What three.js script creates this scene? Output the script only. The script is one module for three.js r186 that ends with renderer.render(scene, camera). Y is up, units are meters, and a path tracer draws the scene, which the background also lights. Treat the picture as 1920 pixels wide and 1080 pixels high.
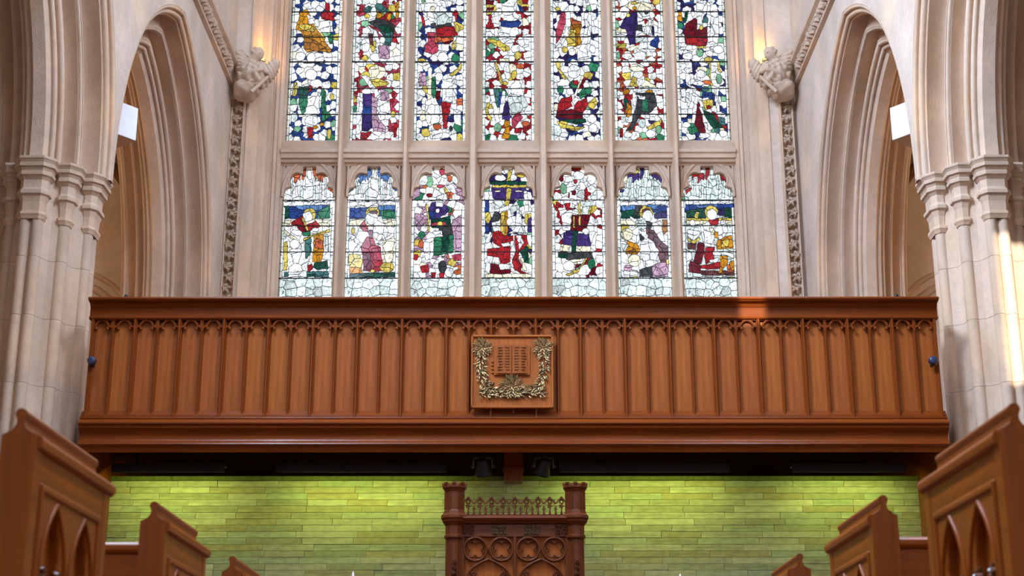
import * as THREE from 'three';
import { mergeGeometries, mergeVertices, toCreasedNormals } from 'three/addons/utils/BufferGeometryUtils.js';
import { RoundedBoxGeometry } from 'three/addons/geometries/RoundedBoxGeometry.js';
import { RectAreaLightUniformsLib } from 'three/addons/lights/RectAreaLightUniformsLib.js';

// ---------------------------------------------------------------- camera, sky, sun, daylight, exposure
// Inside the script heights H are measured from the eye (0.75 m above the floor) and D is the distance down the nave: y = H + EYE, z = -D.
const EYE = 0.75;
const scene = new THREE.Scene();
const camera = new THREE.PerspectiveCamera(21.78, 1920 / 1080, 0.1, 200);
camera.position.set(0, EYE, 0);
camera.rotation.order = 'YXZ';
camera.rotation.set(THREE.MathUtils.degToRad(17.3), 0.0014, 0);
camera.focus = 13; camera.userData.fStop = 8;
scene.background = new THREE.Color().setRGB(1.75, 1.82, 1.9);            // bright even overcast sky outside
const renderer = new THREE.WebGLRenderer();
renderer.toneMapping = THREE.LinearToneMapping;
renderer.toneMappingExposure = 1.0;
renderer.shadowMap.enabled = true;
RectAreaLightUniformsLib.init();

const sun = new THREE.DirectionalLight(new THREE.Color(1, 0.93, 0.82), 9);
sun.position.set(-8, EYE + 10, 40); sun.target.position.set(0, EYE, 0);   // low, behind the camera and a little to the left: it enters by the east window
sun.castShadow = true; sun.shadow.radius = 0.35;
Object.assign(sun.shadow.camera, { left: -25, right: 25, top: 25, bottom: -25, near: 1, far: 90 });
sun.shadow.mapSize.set(2048, 2048);
scene.add(sun, sun.target);
function daylight(name, x, H, D, tx, tH, tD, w, h, k, c = [0.73, 0.92, 1.24]) {   // soft daylight entering by a window
  const l = new THREE.RectAreaLight(new THREE.Color().setRGB(...c), k, w, h);
  l.name = name; l.position.set(x, H + EYE, -D); l.lookAt(tx, tH + EYE, -tD); scene.add(l);
}
const BAYS = [15.17, 10.55, 5.93, 1.31, -3.31, -7.93].slice(0, 5), HALF = 2.30, RAD = 3.015, SPRING = 5.05, NAVE = 3.7, WALL = 1.1;
BAYS.forEach((d, i) => {
  daylight('clerestory_daylight', -3.62, 10.6, d, 0, 9.0, d, 1.9, 2.3, [8, 27, 125, 30, 8][i]);
  daylight('clerestory_daylight', 3.62, 10.6, d, 0, 9.0, d, 1.9, 2.3, [4, 13, 50, 14, 4][i]);
});
daylight('east_window_daylight', 0, 5.6, -9.3, 0, 5.6, 0, 6.4, 7.6, 0.3);

// ---------------------------------------------------------------- helpers
let seed = 7;
const rnd = () => { seed = (seed * 1664525 + 1013904223) >>> 0; return seed / 4294967296; };
const hash = (x, y, s = 0) => { let h = (x * 374761393 + y * 668265263 + s * 1442695041) | 0; h = Math.imul(h ^ (h >>> 13), 1274126177); return ((h ^ (h >>> 16)) >>> 0) / 4294967296; };
const lerp = (a, b, t) => a + (b - a) * t, sm = (t) => t * t * (3 - 2 * t);
function noise(x, y, px, py, s = 0) {       // value noise, periodic over px, py
  const xi = Math.floor(x), yi = Math.floor(y), fx = sm(x - xi), fy = sm(y - yi), m = (a, p) => ((a % p) + p) % p;
  const h = (a, b) => hash(m(a, px), m(b, py), s);
  return lerp(lerp(h(xi, yi), h(xi + 1, yi), fx), lerp(h(xi, yi + 1), h(xi + 1, yi + 1), fx), fy);
}
function fbm(u, v, fx, fy, oct, s = 0) { let a = 0, k = 0.5, n = 0; for (let o = 0; o < oct; o++) { a += k * noise(u * fx, v * fy, fx, fy, s + o); n += k; k *= 0.5; fx *= 2; fy *= 2; } return a / n; }
function tex(n, fn, srgb = true, rx = 1, ry = rx) {
  const d = new Uint8Array(n * n * 4);
  for (let y = 0; y < n; y++) for (let x = 0; x < n; x++) { const c = fn(x / n, y / n), i = (y * n + x) * 4; for (let k = 0; k < 3; k++) d[i + k] = Math.max(0, Math.min(255, Math.round(255 * (c.length ? c[k] : c)))); d[i + 3] = 255; }
  const t = new THREE.DataTexture(d, n, n); t.wrapS = t.wrapT = THREE.RepeatWrapping; t.magFilter = THREE.LinearFilter; t.minFilter = THREE.LinearMipmapLinearFilter; t.generateMipmaps = true;
  if (srgb) t.colorSpace = THREE.SRGBColorSpace; t.repeat.set(rx, ry); t.needsUpdate = true; return t;
}
const T = {
  stone: tex(512, (u, v) => { const a = fbm(u, v, 4, 4, 5, 1), b = fbm(u, v, 3, 2, 3, 9), c = fbm(u, v, 40, 40, 2, 5), k = 0.80 + 0.20 * a + 0.06 * (c - 0.5); const w = Math.max(0, b - 0.52) * 0.7; return [k * 1.02, k * (1 - w * 0.25), k * (1 - w * 0.65)]; }, true, 0.45),
  stoneBump: tex(512, (u, v) => 0.5 * fbm(u, v, 12, 12, 5, 21) + 0.5 * fbm(u, v, 60, 60, 2, 4), false, 0.9),
  wood: tex(512, (u, v) => { const g = fbm(u, v, 48, 2, 4, 3), p = fbm(u, v, 5, 2, 3, 8), r = fbm(u, v, 120, 6, 2, 6), k = 0.72 + 0.17 * g + 0.14 * (p - 0.5) + 0.08 * r; return [k, k * 0.97, k * 0.93]; }, true, 1.4, 1.0),
  woodBump: tex(512, (u, v) => 0.6 * fbm(u, v, 90, 4, 3, 13) + 0.4 * fbm(u, v, 30, 3, 2, 2), false, 1.4, 1.0),
  tile: tex(512, (u, v) => { const a = fbm(u, v, 3, 26, 4, 31), b = fbm(u, v, 9, 60, 3, 37), c = fbm(u, v, 30, 30, 2, 33), k = 0.66 + 0.22 * a + 0.16 * (b - 0.5) + 0.1 * (c - 0.5); return [k, k * 1.0, k * 0.94]; }, true, 1.0),
  tileBump: tex(512, (u, v) => 0.7 * fbm(u, v, 5, 60, 3, 39) + 0.3 * fbm(u, v, 50, 50, 2, 43), false, 1.0),
  glass: tex(512, (u, v) => { const a = fbm(u, v, 10, 6, 4, 51), b = fbm(u, v, 34, 22, 3, 57), r = 1 - Math.abs(2 * fbm(u, v, 22, 14, 2, 63) - 1), k = 0.74 + 0.30 * a + 0.22 * (b - 0.5) - 0.34 * Math.max(0, r - 0.88) / 0.12; return k; }, true, 1.3),
  paint: tex(256, (u, v) => 0.93 + 0.07 * fbm(u, v, 8, 8, 4, 61), true, 1),
};
const lin = (r, g, b) => new THREE.Color().setRGB(r, g, b);
const std = (o) => new THREE.MeshPhysicalMaterial(o);
const stoneMat = (c, name) => std({ name, color: lin(...c), map: T.stone, bumpMap: T.stoneBump, bumpScale: 0.004, roughness: 0.9 });
const woodMat = (c, name, rough = 0.42) => std({ name, color: lin(...c), map: T.wood, bumpMap: T.woodBump, bumpScale: 0.0012, roughness: rough, specularIntensity: 0.4 });
const M = {
  stone: stoneMat([0.77, 0.605, 0.45], 'limestone'), plaster: stoneMat([0.80, 0.69, 0.57], 'pale ashlar'), carved: stoneMat([0.77, 0.605, 0.45], 'carved limestone'),
  oak: woodMat([0.30, 0.070, 0.012], 'gallery oak', 0.27), pew: woodMat([0.44, 0.115, 0.010], 'pew oak', 0.34), chair: woodMat([0.19, 0.050, 0.014], 'chair oak', 0.35),
  panels: [[0.50, 0.145, 0.026], [0.55, 0.166, 0.032], [0.46, 0.132, 0.026], [0.52, 0.155, 0.026], [0.49, 0.140, 0.030]].map((c, i) => woodMat(c, 'oak panel ' + i, 0.5)),
  roof: woodMat([0.20, 0.11, 0.06], 'roof timber', 0.7), floor: woodMat([0.18, 0.09, 0.045], 'floor boards', 0.6),
  tiles: [[0.66, 0.68, 0.56], [0.54, 0.57, 0.43], [0.76, 0.78, 0.66], [0.60, 0.56, 0.38], [0.60, 0.68, 0.57]].map((c, i) => std({ name: 'green grey stone ' + i, color: lin(...c), map: T.tile, bumpMap: T.tileBump, bumpScale: 0.004, roughness: 0.7 })),
  joint: std({ name: 'tile bed', color: lin(0.42, 0.45, 0.32), map: T.tile, roughness: 0.9 }),
  gilt: std({ name: 'antique gilt', color: lin(0.46, 0.34, 0.15), map: T.paint, metalness: 0.55, roughness: 0.38 }),
  giltDark: std({ name: 'tarnished gilt', color: lin(0.17, 0.11, 0.045), map: T.paint, metalness: 0.5, roughness: 0.5 }),
  black: std({ name: 'black metal', color: lin(0.012, 0.012, 0.014), roughness: 0.45, metalness: 0.3 }),
  lens: std({ name: 'lamp lens', color: lin(0.02, 0.02, 0.02), roughness: 0.08, clearcoat: 1 }),
  white: std({ name: 'white speaker paint', color: lin(0.86, 0.86, 0.88), map: T.paint, roughness: 0.5 }),
  cream: std({ name: 'cream speaker case', color: lin(0.86, 0.66, 0.44), map: T.paint, roughness: 0.6 }),
  blue: std({ name: 'dark blue plastic', color: lin(0.03, 0.04, 0.09), roughness: 0.35 }),
  lead: std({ name: 'lead came', color: lin(0.012, 0.013, 0.016), roughness: 0.7 }),
  iron: std({ name: 'iron bar', color: lin(0.012, 0.012, 0.012), roughness: 0.7 }),
  pewter: std({ name: 'pewter', color: lin(0.45, 0.36, 0.34), metalness: 0.6, roughness: 0.35 }),
  brass: std({ name: 'brass', color: lin(0.75, 0.50, 0.16), metalness: 0.8, roughness: 0.3 }),
  frosted: std({ name: 'obscured white glass', color: lin(0.92, 0.95, 0.97), roughness: 1, transmission: 0.6, thickness: 0 }),
  clear: std({ name: 'clear glass', color: lin(0.97, 0.98, 0.98), roughness: 0.02, transmission: 1, thickness: 0 }),
  greenGlow: std({ name: 'green wash lamp tube', color: lin(0.5, 0.6, 0.1), emissive: lin(0.55, 0.8, 0.06), emissiveIntensity: 1.0 }),
  warmGlow: std({ name: 'warm lamp glass', color: lin(1, 0.7, 0.3), emissive: lin(1, 0.55, 0.12), emissiveIntensity: 1.5 }),
  shadeOlive: std({ name: 'olive painted shade', color: lin(0.16, 0.20, 0.06), map: T.tile, roughness: 0.8 }),  // dark olive: shade put into the colour
};
// ---- geometry
function uvBox(g, axis = 'y', off = 0) {      // uv in metres, taken from the face's own plane; v runs along the fibre axis
  g = g.index ? g.toNonIndexed() : g; const p = g.attributes.position, n = p.count, uv = new Float32Array(n * 2), A = new THREE.Vector3(), B = new THREE.Vector3(), C = new THREE.Vector3();
  const ax = 'xyz'.indexOf(axis);
  for (let i = 0; i < n; i += 3) {
    A.fromBufferAttribute(p, i); B.fromBufferAttribute(p, i + 1).sub(A); C.fromBufferAttribute(p, i + 2).sub(A); B.cross(C);
    const a = [Math.abs(B.x), Math.abs(B.y), Math.abs(B.z)], d = a.indexOf(Math.max(...a)), pl = [0, 1, 2].filter((k) => k !== d);
    const v = pl.includes(ax) ? ax : pl[1], u = pl.find((k) => k !== v);
    for (let j = 0; j < 3; j++) { uv[(i + j) * 2] = p.getComponent(i + j, u) + off; uv[(i + j) * 2 + 1] = p.getComponent(i + j, v) + off * 1.7; }
  }
  g.setAttribute('uv', new THREE.BufferAttribute(uv, 2)); return g;
}
function clean(g) { g = g.index ? g.toNonIndexed() : g; for (const k of Object.keys(g.attributes)) if (!['position', 'normal', 'uv'].includes(k)) g.deleteAttribute(k); if (!g.attributes.normal) g.computeVertexNormals(); if (!g.attributes.uv) uvBox(g); return g; }
const join = (list) => (list.length === 1 ? clean(list[0]) : mergeGeometries(list.map(clean)));
const shade = (g, ang = 0.6) => { const uv = g.attributes.uv; g.deleteAttribute('normal'); g = toCreasedNormals(g, ang); return g; };
// a straight bar of any section: pts [[a, b]...] placed by map(a, b, t) from t0 to t1; uv u round the section, v along the bar
function prism(pts, map, t0, t1, o = {}) {
  const P = [], UV = [], n = pts.length, put = (a, b, t, u, v) => { P.push(...map(a, b, t)); UV.push(u, v); };
  let L = 0; const rows = o.rows ?? 1, off = o.off ?? 0;
  for (let i = 0; i < n - (o.open ? 1 : 0); i++) {
    const [a, b] = pts[i], [c, d] = pts[(i + 1) % n], l = Math.hypot(c - a, d - b);
    for (let r = 0; r < rows; r++) {
      const s0 = lerp(t0, t1, r / rows), s1 = lerp(t0, t1, (r + 1) / rows);
      put(a, b, s0, L + off, s0 + off); put(c, d, s0, L + l + off, s0 + off); put(c, d, s1, L + l + off, s1 + off); put(a, b, s0, L + off, s0 + off); put(c, d, s1, L + l + off, s1 + off); put(a, b, s1, L + off, s1 + off);
    }
    L += l;
  }
  if (!o.open) for (const t of [t0, t1]) for (const f of THREE.ShapeUtils.triangulateShape(pts.map((p) => new THREE.Vector2(...p)), [])) for (const k of f) put(pts[k][0], pts[k][1], t, pts[k][0], pts[k][1]);
  const g = new THREE.BufferGeometry(); g.setAttribute('position', new THREE.Float32BufferAttribute(P, 3)); g.setAttribute('uv', new THREE.Float32BufferAttribute(UV, 2));
  return toCreasedNormals(g, o.crease ?? 0.55);
}
const alongX = (a, b, t) => [t, b + EYE, a];                       // section in (z, H)
const alongD = (a, b, t) => [a, b + EYE, -t];                      // section in (x, H)
const alongH = (a, b, t) => [a, t + EYE, -b];                      // section in (x, D)
const bx = (x0, x1, h0, h1, d0, d1, axis = 'y', off = 0) => uvBox(new THREE.BoxGeometry(x1 - x0, h1 - h0, d1 - d0).translate((x0 + x1) / 2, (h0 + h1) / 2 + EYE, -(d0 + d1) / 2), axis, off);
const rb = (x0, x1, h0, h1, d0, d1, r = 0.006, axis = 'y', off = 0) => uvBox(new RoundedBoxGeometry(x1 - x0, h1 - h0, d1 - d0, 2, r).translate((x0 + x1) / 2, (h0 + h1) / 2 + EYE, -(d0 + d1) / 2), axis, off);
const shapeOf = (pts, holes = []) => { const s = new THREE.Shape(pts.map((p) => new THREE.Vector2(...p))); for (const h of holes) s.holes.push(new THREE.Path(h.map((p) => new THREE.Vector2(...p)))); return s; };
const ext = (pts, holes, depth, bevel = 0, axis = 'y') => uvBox(new THREE.ExtrudeGeometry(shapeOf(pts, holes), { depth, bevelEnabled: bevel > 0, bevelSize: bevel, bevelThickness: bevel, bevelOffset: -bevel, bevelSegments: 1, curveSegments: 6 }), axis);
const tube = (pts, r, seg = 24, rad = 6, closed = false) => uvBox(new THREE.TubeGeometry(new THREE.CatmullRomCurve3(pts.map((p) => new THREE.Vector3(...p)), closed), seg, r, rad, closed));
const lathe = (pts, seg = 16) => uvBox(new THREE.LatheGeometry(pts.map((p) => new THREE.Vector2(...p)), seg));
const move = (g, x, y, z) => g.translate(x, y, z);
function arc(cx, cy, r, a0, a1, n) { const o = []; for (let i = 0; i <= n; i++) { const a = lerp(a0, a1, i / n); o.push([cx + r * Math.cos(a), cy + r * Math.sin(a)]); } return o; }
// ---- things
const taken = {};
function numbered(n) { const k = (taken[n] = (taken[n] ?? -1) + 1); return k ? n + '_' + String(k).padStart(3, '0') : n; }
function lit(m) { m.castShadow = m.receiveShadow = true; return m; }
function obj(name, geos, mat, parent) { const m = lit(new THREE.Mesh(Array.isArray(geos) ? join(geos) : clean(geos), mat)); m.name = parent && parent !== scene ? name : numbered(name); (parent ?? scene).add(m); return m; }
function tag(o, label, category, group, kind) { o.userData = { label, category }; if (group) o.userData.group = group; if (kind) o.userData.kind = kind; return o; }
function thing(name, label, category, group, kind) { const o = new THREE.Group(); o.name = /^(wall|window|trim|door|baseboard|floor|ceiling)(_|$)/.test(name) ? name : numbered(name); scene.add(o); return tag(o, label, category, group, kind); }
function piece(name, mat, geo, parent) { const m = lit(new THREE.Mesh(geo, mat)); m.name = name; parent.add(m); return m; }
// smooth closed surface of a signed distance function (surface nets)
function netMesh(f, lo, hi, n) {
  const st = Math.max(hi[0] - lo[0], hi[1] - lo[1], hi[2] - lo[2]) / n, N = [0, 1, 2].map((k) => Math.ceil((hi[k] - lo[k]) / st) + 1), id = (x, y, z) => (z * N[1] + y) * N[0] + x;
  const F = new Float32Array(N[0] * N[1] * N[2]);
  for (let z = 0; z < N[2]; z++) for (let y = 0; y < N[1]; y++) for (let x = 0; x < N[0]; x++) F[id(x, y, z)] = f(lo[0] + x * st, lo[1] + y * st, lo[2] + z * st);
  const P = [], I = [], V = new Int32Array(F.length).fill(-1), E = [];
  for (let c = 0; c < 8; c++) for (const b of [1, 2, 4]) if (!(c & b)) E.push([c, c | b]);
  for (let z = 0; z < N[2] - 1; z++) for (let y = 0; y < N[1] - 1; y++) for (let x = 0; x < N[0] - 1; x++) {
    const v = []; for (let c = 0; c < 8; c++) v.push(F[id(x + (c & 1), y + ((c >> 1) & 1), z + (c >> 2))]);
    let s = 0, a = 0, b = 0, d = 0; for (const [i, j] of E) if (v[i] < 0 !== v[j] < 0) { const t = v[i] / (v[i] - v[j]); a += lerp(i & 1, j & 1, t); b += lerp((i >> 1) & 1, (j >> 1) & 1, t); d += lerp(i >> 2, j >> 2, t); s++; }
    if (s) { V[id(x, y, z)] = P.length / 3; P.push(lo[0] + (x + a / s) * st, lo[1] + (y + b / s) * st, lo[2] + (z + d / s) * st); }
  }
  const q = (a, b, c, d, w) => { if (a < 0 || b < 0 || c < 0 || d < 0) return; if (w) I.push(a, b, c, a, c, d); else I.push(a, c, b, a, d, c); };
  for (let z = 1; z < N[2] - 1; z++) for (let y = 1; y < N[1] - 1; y++) for (let x = 1; x < N[0] - 1; x++) {
    const s = F[id(x, y, z)] < 0;
    if (s !== F[id(x + 1, y, z)] < 0) q(V[id(x, y - 1, z - 1)], V[id(x, y, z - 1)], V[id(x, y, z)], V[id(x, y - 1, z)], s);
    if (s !== F[id(x, y + 1, z)] < 0) q(V[id(x - 1, y, z - 1)], V[id(x - 1, y, z)], V[id(x, y, z)], V[id(x, y, z - 1)], s);
    if (s !== F[id(x, y, z + 1)] < 0) q(V[id(x - 1, y - 1, z)], V[id(x, y - 1, z)], V[id(x, y, z)], V[id(x - 1, y, z)], s);
  }
  const g = new THREE.BufferGeometry(); g.setAttribute('position', new THREE.Float32BufferAttribute(P, 3)); g.setIndex(I); g.computeVertexNormals();
  const h = g.toNonIndexed(); return uvBox(h);
}
const cap = (x, y, z, a, b, r0, r1) => { const d = [b[0] - a[0], b[1] - a[1], b[2] - a[2]], p = [x - a[0], y - a[1], z - a[2]], t = Math.max(0, Math.min(1, (p[0] * d[0] + p[1] * d[1] + p[2] * d[2]) / (d[0] ** 2 + d[1] ** 2 + d[2] ** 2))); return Math.hypot(p[0] - d[0] * t, p[1] - d[1] * t, p[2] - d[2] * t) - lerp(r0, r1, t); };
const ell = (x, y, z, c, r) => { const q = Math.hypot((x - c[0]) / r[0], (y - c[1]) / r[1], (z - c[2]) / r[2]); return (q - 1) * Math.min(...r); };
const smin = (a, b, k) => { const h = Math.max(k - Math.abs(a - b), 0) / k; return Math.min(a, b) - h * h * k * 0.25; };
// ================================================================ the setting
const S = 'structure';
{ const f = thing('floor', 'brown boarded church floor under the pews', 'floor', null, S);
  for (let i = 0; i < 28; i++) piece('board', M.floor, rb(-7.9 + i * 0.566, -7.9 + i * 0.566 + 0.562, -0.85, -0.75, -9.6, 18.1, 0.004, 'z', i * 0.37), f); }
{ const c = thing('ceiling', 'dark timber nave roof above the clerestory', 'ceiling', null, S);
  obj('boarding', bx(-4.9, 4.9, 12.9, 13.1, -9.7, 19.6, 'z'), M.roof, c);
  for (let i = 0; i < 7; i++) obj('beam', rb(-3.7, 3.7, 12.5, 12.9, -7 + i * 4.4, -6.65 + i * 4.4, 0.02, 'x'), M.roof, c);
  for (const s of [-1, 1]) obj('aisle_ceiling', bx(s < 0 ? -8.1 : 4.7, s < 0 ? -4.7 : 8.1, 8.3, 8.45, -9.6, 19.6, 'z'), M.roof, c); }

// pointed arch, offset inwards by t: its height at distance x from the middle, and its outline
const archOutline = (d, t, n = 18, bottom = SPRING) => {
  const R = RAD - t, off = RAD - HALF, m = Math.acos(off / R), o = [];
  for (let i = 0; i <= n; i++) { const a = m * i / n; o.push([d - off + R * Math.cos(a), SPRING + R * Math.sin(a)]); }
  for (let i = n - 1; i >= 0; i--) { const a = m * i / n; o.push([d + off - R * Math.cos(a), SPRING + R * Math.sin(a)]); }
  return [[d + HALF - t, bottom], ...o, [d - HALF + t, bottom]];
};
// section of the arch mouldings: rolls and hollows along the diagonal from the wall face (0, 0) to the soffit
const mould = (() => {
  const o = [[0, 0]], k = Math.SQRT1_2, put = (s, n) => o.push([(s - n) * k, (s + n) * k]);
  const roll = (c, r, m = 7) => { for (let i = 0; i <= m; i++) { const a = Math.PI * (1 - i / m); put(c + r * Math.cos(a), r * Math.sin(a) * 1.0); } };
  const hollow = (a, b, dep, m = 6) => { for (let i = 0; i <= m; i++) { const t = i / m; put(lerp(a, b, t), -dep * Math.sin(Math.PI * t) - 0.004); } };
  put(0.008, 0.004); roll(0.032, 0.020); put(0.056, -0.010); put(0.066, -0.010); roll(0.098, 0.028); put(0.13, -0.004); put(0.142, 0.008); put(0.150, 0.006); hollow(0.152, 0.328, 0.165, 10); put(0.330, 0.006); put(0.338, 0.010); roll(0.360, 0.018); put(0.382, 0.010); put(0.390, 0.004); hollow(0.392, 0.512, 0.125, 9);
  put(0.516, 0.006); roll(0.548, 0.026); put(0.577, -0.014); put(0.586, -0.014); roll(0.616, 0.024); put(0.644, -0.008); put(0.652, -0.004); put(0.70, 0.004);
  const h = o.slice(); const full = [...h, ...h.map(([w, t]) => [WALL - w, t]).reverse()];
  return full;
})();
function archSweep(d, sign, side, bottom) {     // one half of an arch, with its jamb if bottom lies below the springing
  const path = []; const nj = bottom < SPRING ? 5 : 0, na = 22;
  for (let i = 0; i < nj; i++) path.push(['j', lerp(bottom, SPRING, i / nj)]);
  for (let i = 0; i <= na; i++) path.push(['a', i / na]);
  const off = RAD - HALF, m = mould.length, P = [], UV = [], I = []; let L = [0]; for (let i = 1; i < m; i++) L.push(L[i - 1] + Math.hypot(mould[i][0] - mould[i - 1][0], mould[i][1] - mould[i - 1][1]));
  let v = 0; path.forEach(([k, q], r) => {
    mould.forEach(([w, t], c) => {
      let D, H; if (k === 'j') { D = HALF - t; H = q; } else { const R = RAD - t, a = Math.acos(off / R) * q; D = -off + R * Math.cos(a); H = SPRING + R * Math.sin(a); }
      P.push(side * (NAVE + w), H + EYE, -(d + sign * D)); UV.push(L[c], k === 'j' ? q : SPRING + q * 3.1);
      if (r && c) { const i = r * m + c; I.push(i, i - 1, i - m - 1, i, i - m - 1, i - m); }
    });
  });
  const g = new THREE.BufferGeometry(); g.setAttribute('position', new THREE.Float32BufferAttribute(P, 3)); g.setAttribute('uv', new THREE.Float32BufferAttribute(UV, 2)); g.setIndex(I);
  return toCreasedNormals(g, 0.7);
}
const onWall = (x, g, side) => { g.rotateY(side < 0 ? Math.PI / 2 : -Math.PI / 2); return g; };
for (const side of [-1, 1]) {
  const nm = side < 0 ? 'wall_left' : 'wall_right', w = thing(nm, side < 0 ? 'shadier limestone arcade wall of moulded pointed arches under a clerestory' : 'bright sunlit limestone arcade wall of moulded pointed arches under a clerestory', 'wall', null, S);
  // the wall lies in (D, H); extruded along x
  const holes = [], under = BAYS.flatMap((d, i) => archOutline(d, 0, 18, i === 0 ? -0.75 : SPRING).slice(0, i === BAYS.length - 1 ? undefined : -1)); under.push([under[under.length - 1][0], -0.75]);
  const pointed = (d0, d1, h0, h1) => { const c = (d0 + d1) / 2, q = (d1 - d0) / 2; return [[d0, h0], [d1, h0], [d1, h1 - q], [c + q * 0.6, h1 - q * 0.35], [c, h1], [c - q * 0.6, h1 - q * 0.35], [d0, h1 - q]]; };
  BAYS.forEach((d, i) => { holes.push(pointed(d - 1.1, d + 1.1, 9.25, 12.0)); });
  const g = new THREE.ExtrudeGeometry(shapeOf([[-9.6, 12.95], [18.35, 12.95], [18.35, -0.75], ...under, [-9.6, -0.75]], holes), { depth: WALL, bevelEnabled: false });
  // shape x = D, y = H, extrusion = away from the nave
  const p = g.attributes.position; for (let i = 0; i < p.count; i++) { const D = p.getX(i), H = p.getY(i), e = p.getZ(i); p.setXYZ(i, side * (NAVE + e), H + EYE, -D); }
  g.deleteAttribute('normal'); g.computeVertexNormals(); obj('spandrel_wall', uvBox(g), M.plaster, w);
  BAYS.forEach((d, i) => { for (const sg of [-1, 1]) obj('arch_moulding', archSweep(d, sg, side, i === 0 && sg > 0 ? -0.75 : SPRING - 0.02), M.stone, w); });
  // carved string course: a hollow moulding with leaf bosses
  const sec = [[0, 8.30], [0.05, 8.31], [0.055, 8.335], [0.03, 8.35], [0.035, 8.44], [0.075, 8.52], [0.12, 8.545], [0.13, 8.575], [0, 8.60]];
  obj('string_course', prism(sec.map(([a, b]) => [side * (NAVE - a), b]), alongD, -9.5, 18.1, { rows: 12 }), M.carved, w);
  // clerestory glazing
  BAYS.forEach((d, i) => { const pg = ext(pointed(d - 1.12, d + 1.12, 9.23, 12.02), [], 0.01); const q = pg.attributes.position; for (let k = 0; k < q.count; k++) { const D = q.getX(k), H = q.getY(k), e = q.getZ(k); q.setXYZ(k, side * (NAVE + 0.7 + e), H + EYE, -D); } pg.computeVertexNormals(); obj('clerestory_glass', pg, M.frosted, w);
    for (const m of [-0.37, 0.37]) obj('clerestory_mullion', bx(side < 0 ? -4.5 : 4.25, side < 0 ? -4.25 : 4.5, 9.25, 11.7, d + m - 0.05, d + m + 0.05), M.stone, w); });
}
// leaf bosses of the carved bands
const leafGeo = (() => { const g = new THREE.IcosahedronGeometry(1, 3), p = g.attributes.position, v = new THREE.Vector3(); for (let i = 0; i < p.count; i++) { v.fromBufferAttribute(p, i); const a = Math.atan2(v.y, v.x), e = Math.hypot(v.x, v.y), r = 0.72 + 0.30 * Math.cos(5 * a) * e + 0.10 * Math.cos(11 * a + 1) * e; const z = v.z * (0.55 + 0.25 * Math.cos(5 * a + Math.PI) * e) + (v.z > 0 ? -0.28 * Math.exp(-e * e * 14) + 0.12 * Math.cos(9 * e) : 0); p.setXYZ(i, v.x * r, v.y * r, z); } g.computeVertexNormals(); return uvBox(shade(mergeVertices(g), 0.5)); })();
const vineGeo = uvBox(new THREE.TorusGeometry(0.055, 0.014, 5, 12, Math.PI * 1.4));
for (const side of [-1, 1]) {
  const w = scene.getObjectByName(side < 0 ? 'wall_left' : 'wall_right');
  for (let i = 0; i < 34; i++) { const D = 17.45 - i * 0.155, m = piece('leaf_boss', M.carved, leafGeo, w); m.scale.setScalar(0.080 + 0.014 * hash(i, side + 3)); m.position.set(side * (NAVE - 0.055), 8.435 + 0.012 * (i % 2 ? 1 : -1) + EYE, -D); m.rotation.set(-0.35, side < 0 ? Math.PI / 2 : -Math.PI / 2, i * 1.3); }
}
// piers with clustered shafts, built in courses of stone
const groupsAt = (() => { const o = []; for (let k = 0; k < 4; k++) { const a = k * Math.PI / 2; o.push({ a, r: 0.45, A: 0.115, B: 0.06, pair: true }); o.push({ a: a + Math.PI / 4, r: 0.385, A: 0.062, B: 0.062, pair: false }); } return o; })();
const corePlan = (() => { const o = []; for (let k = 0; k < 4; k++) { const a = k * Math.PI / 2, R = (p, q) => [p * Math.cos(a) - q * Math.sin(a), p * Math.sin(a) + q * Math.cos(a)]; o.push(R(0.47, 0), R(0.455, 0.10), R(0.40, 0.135), R(0.345, 0.165), R(0.325, 0.235), R(0.275, 0.275), R(0.235, 0.325), R(0.165, 0.345), R(0.135, 0.40), R(0.10, 0.455)); } return o; })();
function drum(h0, h1) {
  const gs = [prism(corePlan.map(([x, z]) => [x, z]), (a, b, t) => [a, t, b], h0, h1, { crease: 0.5 })];
  for (const q of groupsAt) for (const e of q.pair ? [-0.062, 0.062] : [0]) { const x = q.r * Math.cos(q.a) - e * Math.sin(q.a), z = q.r * Math.sin(q.a) + e * Math.cos(q.a); gs.push(prism(arc(x, z, q.pair ? 0.06 : 0.066, 0, Math.PI * 2 * 15 / 16, 15), (a, b, t) => [a, t, b], h0, h1, { crease: 0.8 })); }
  return join(gs);
}
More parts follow.
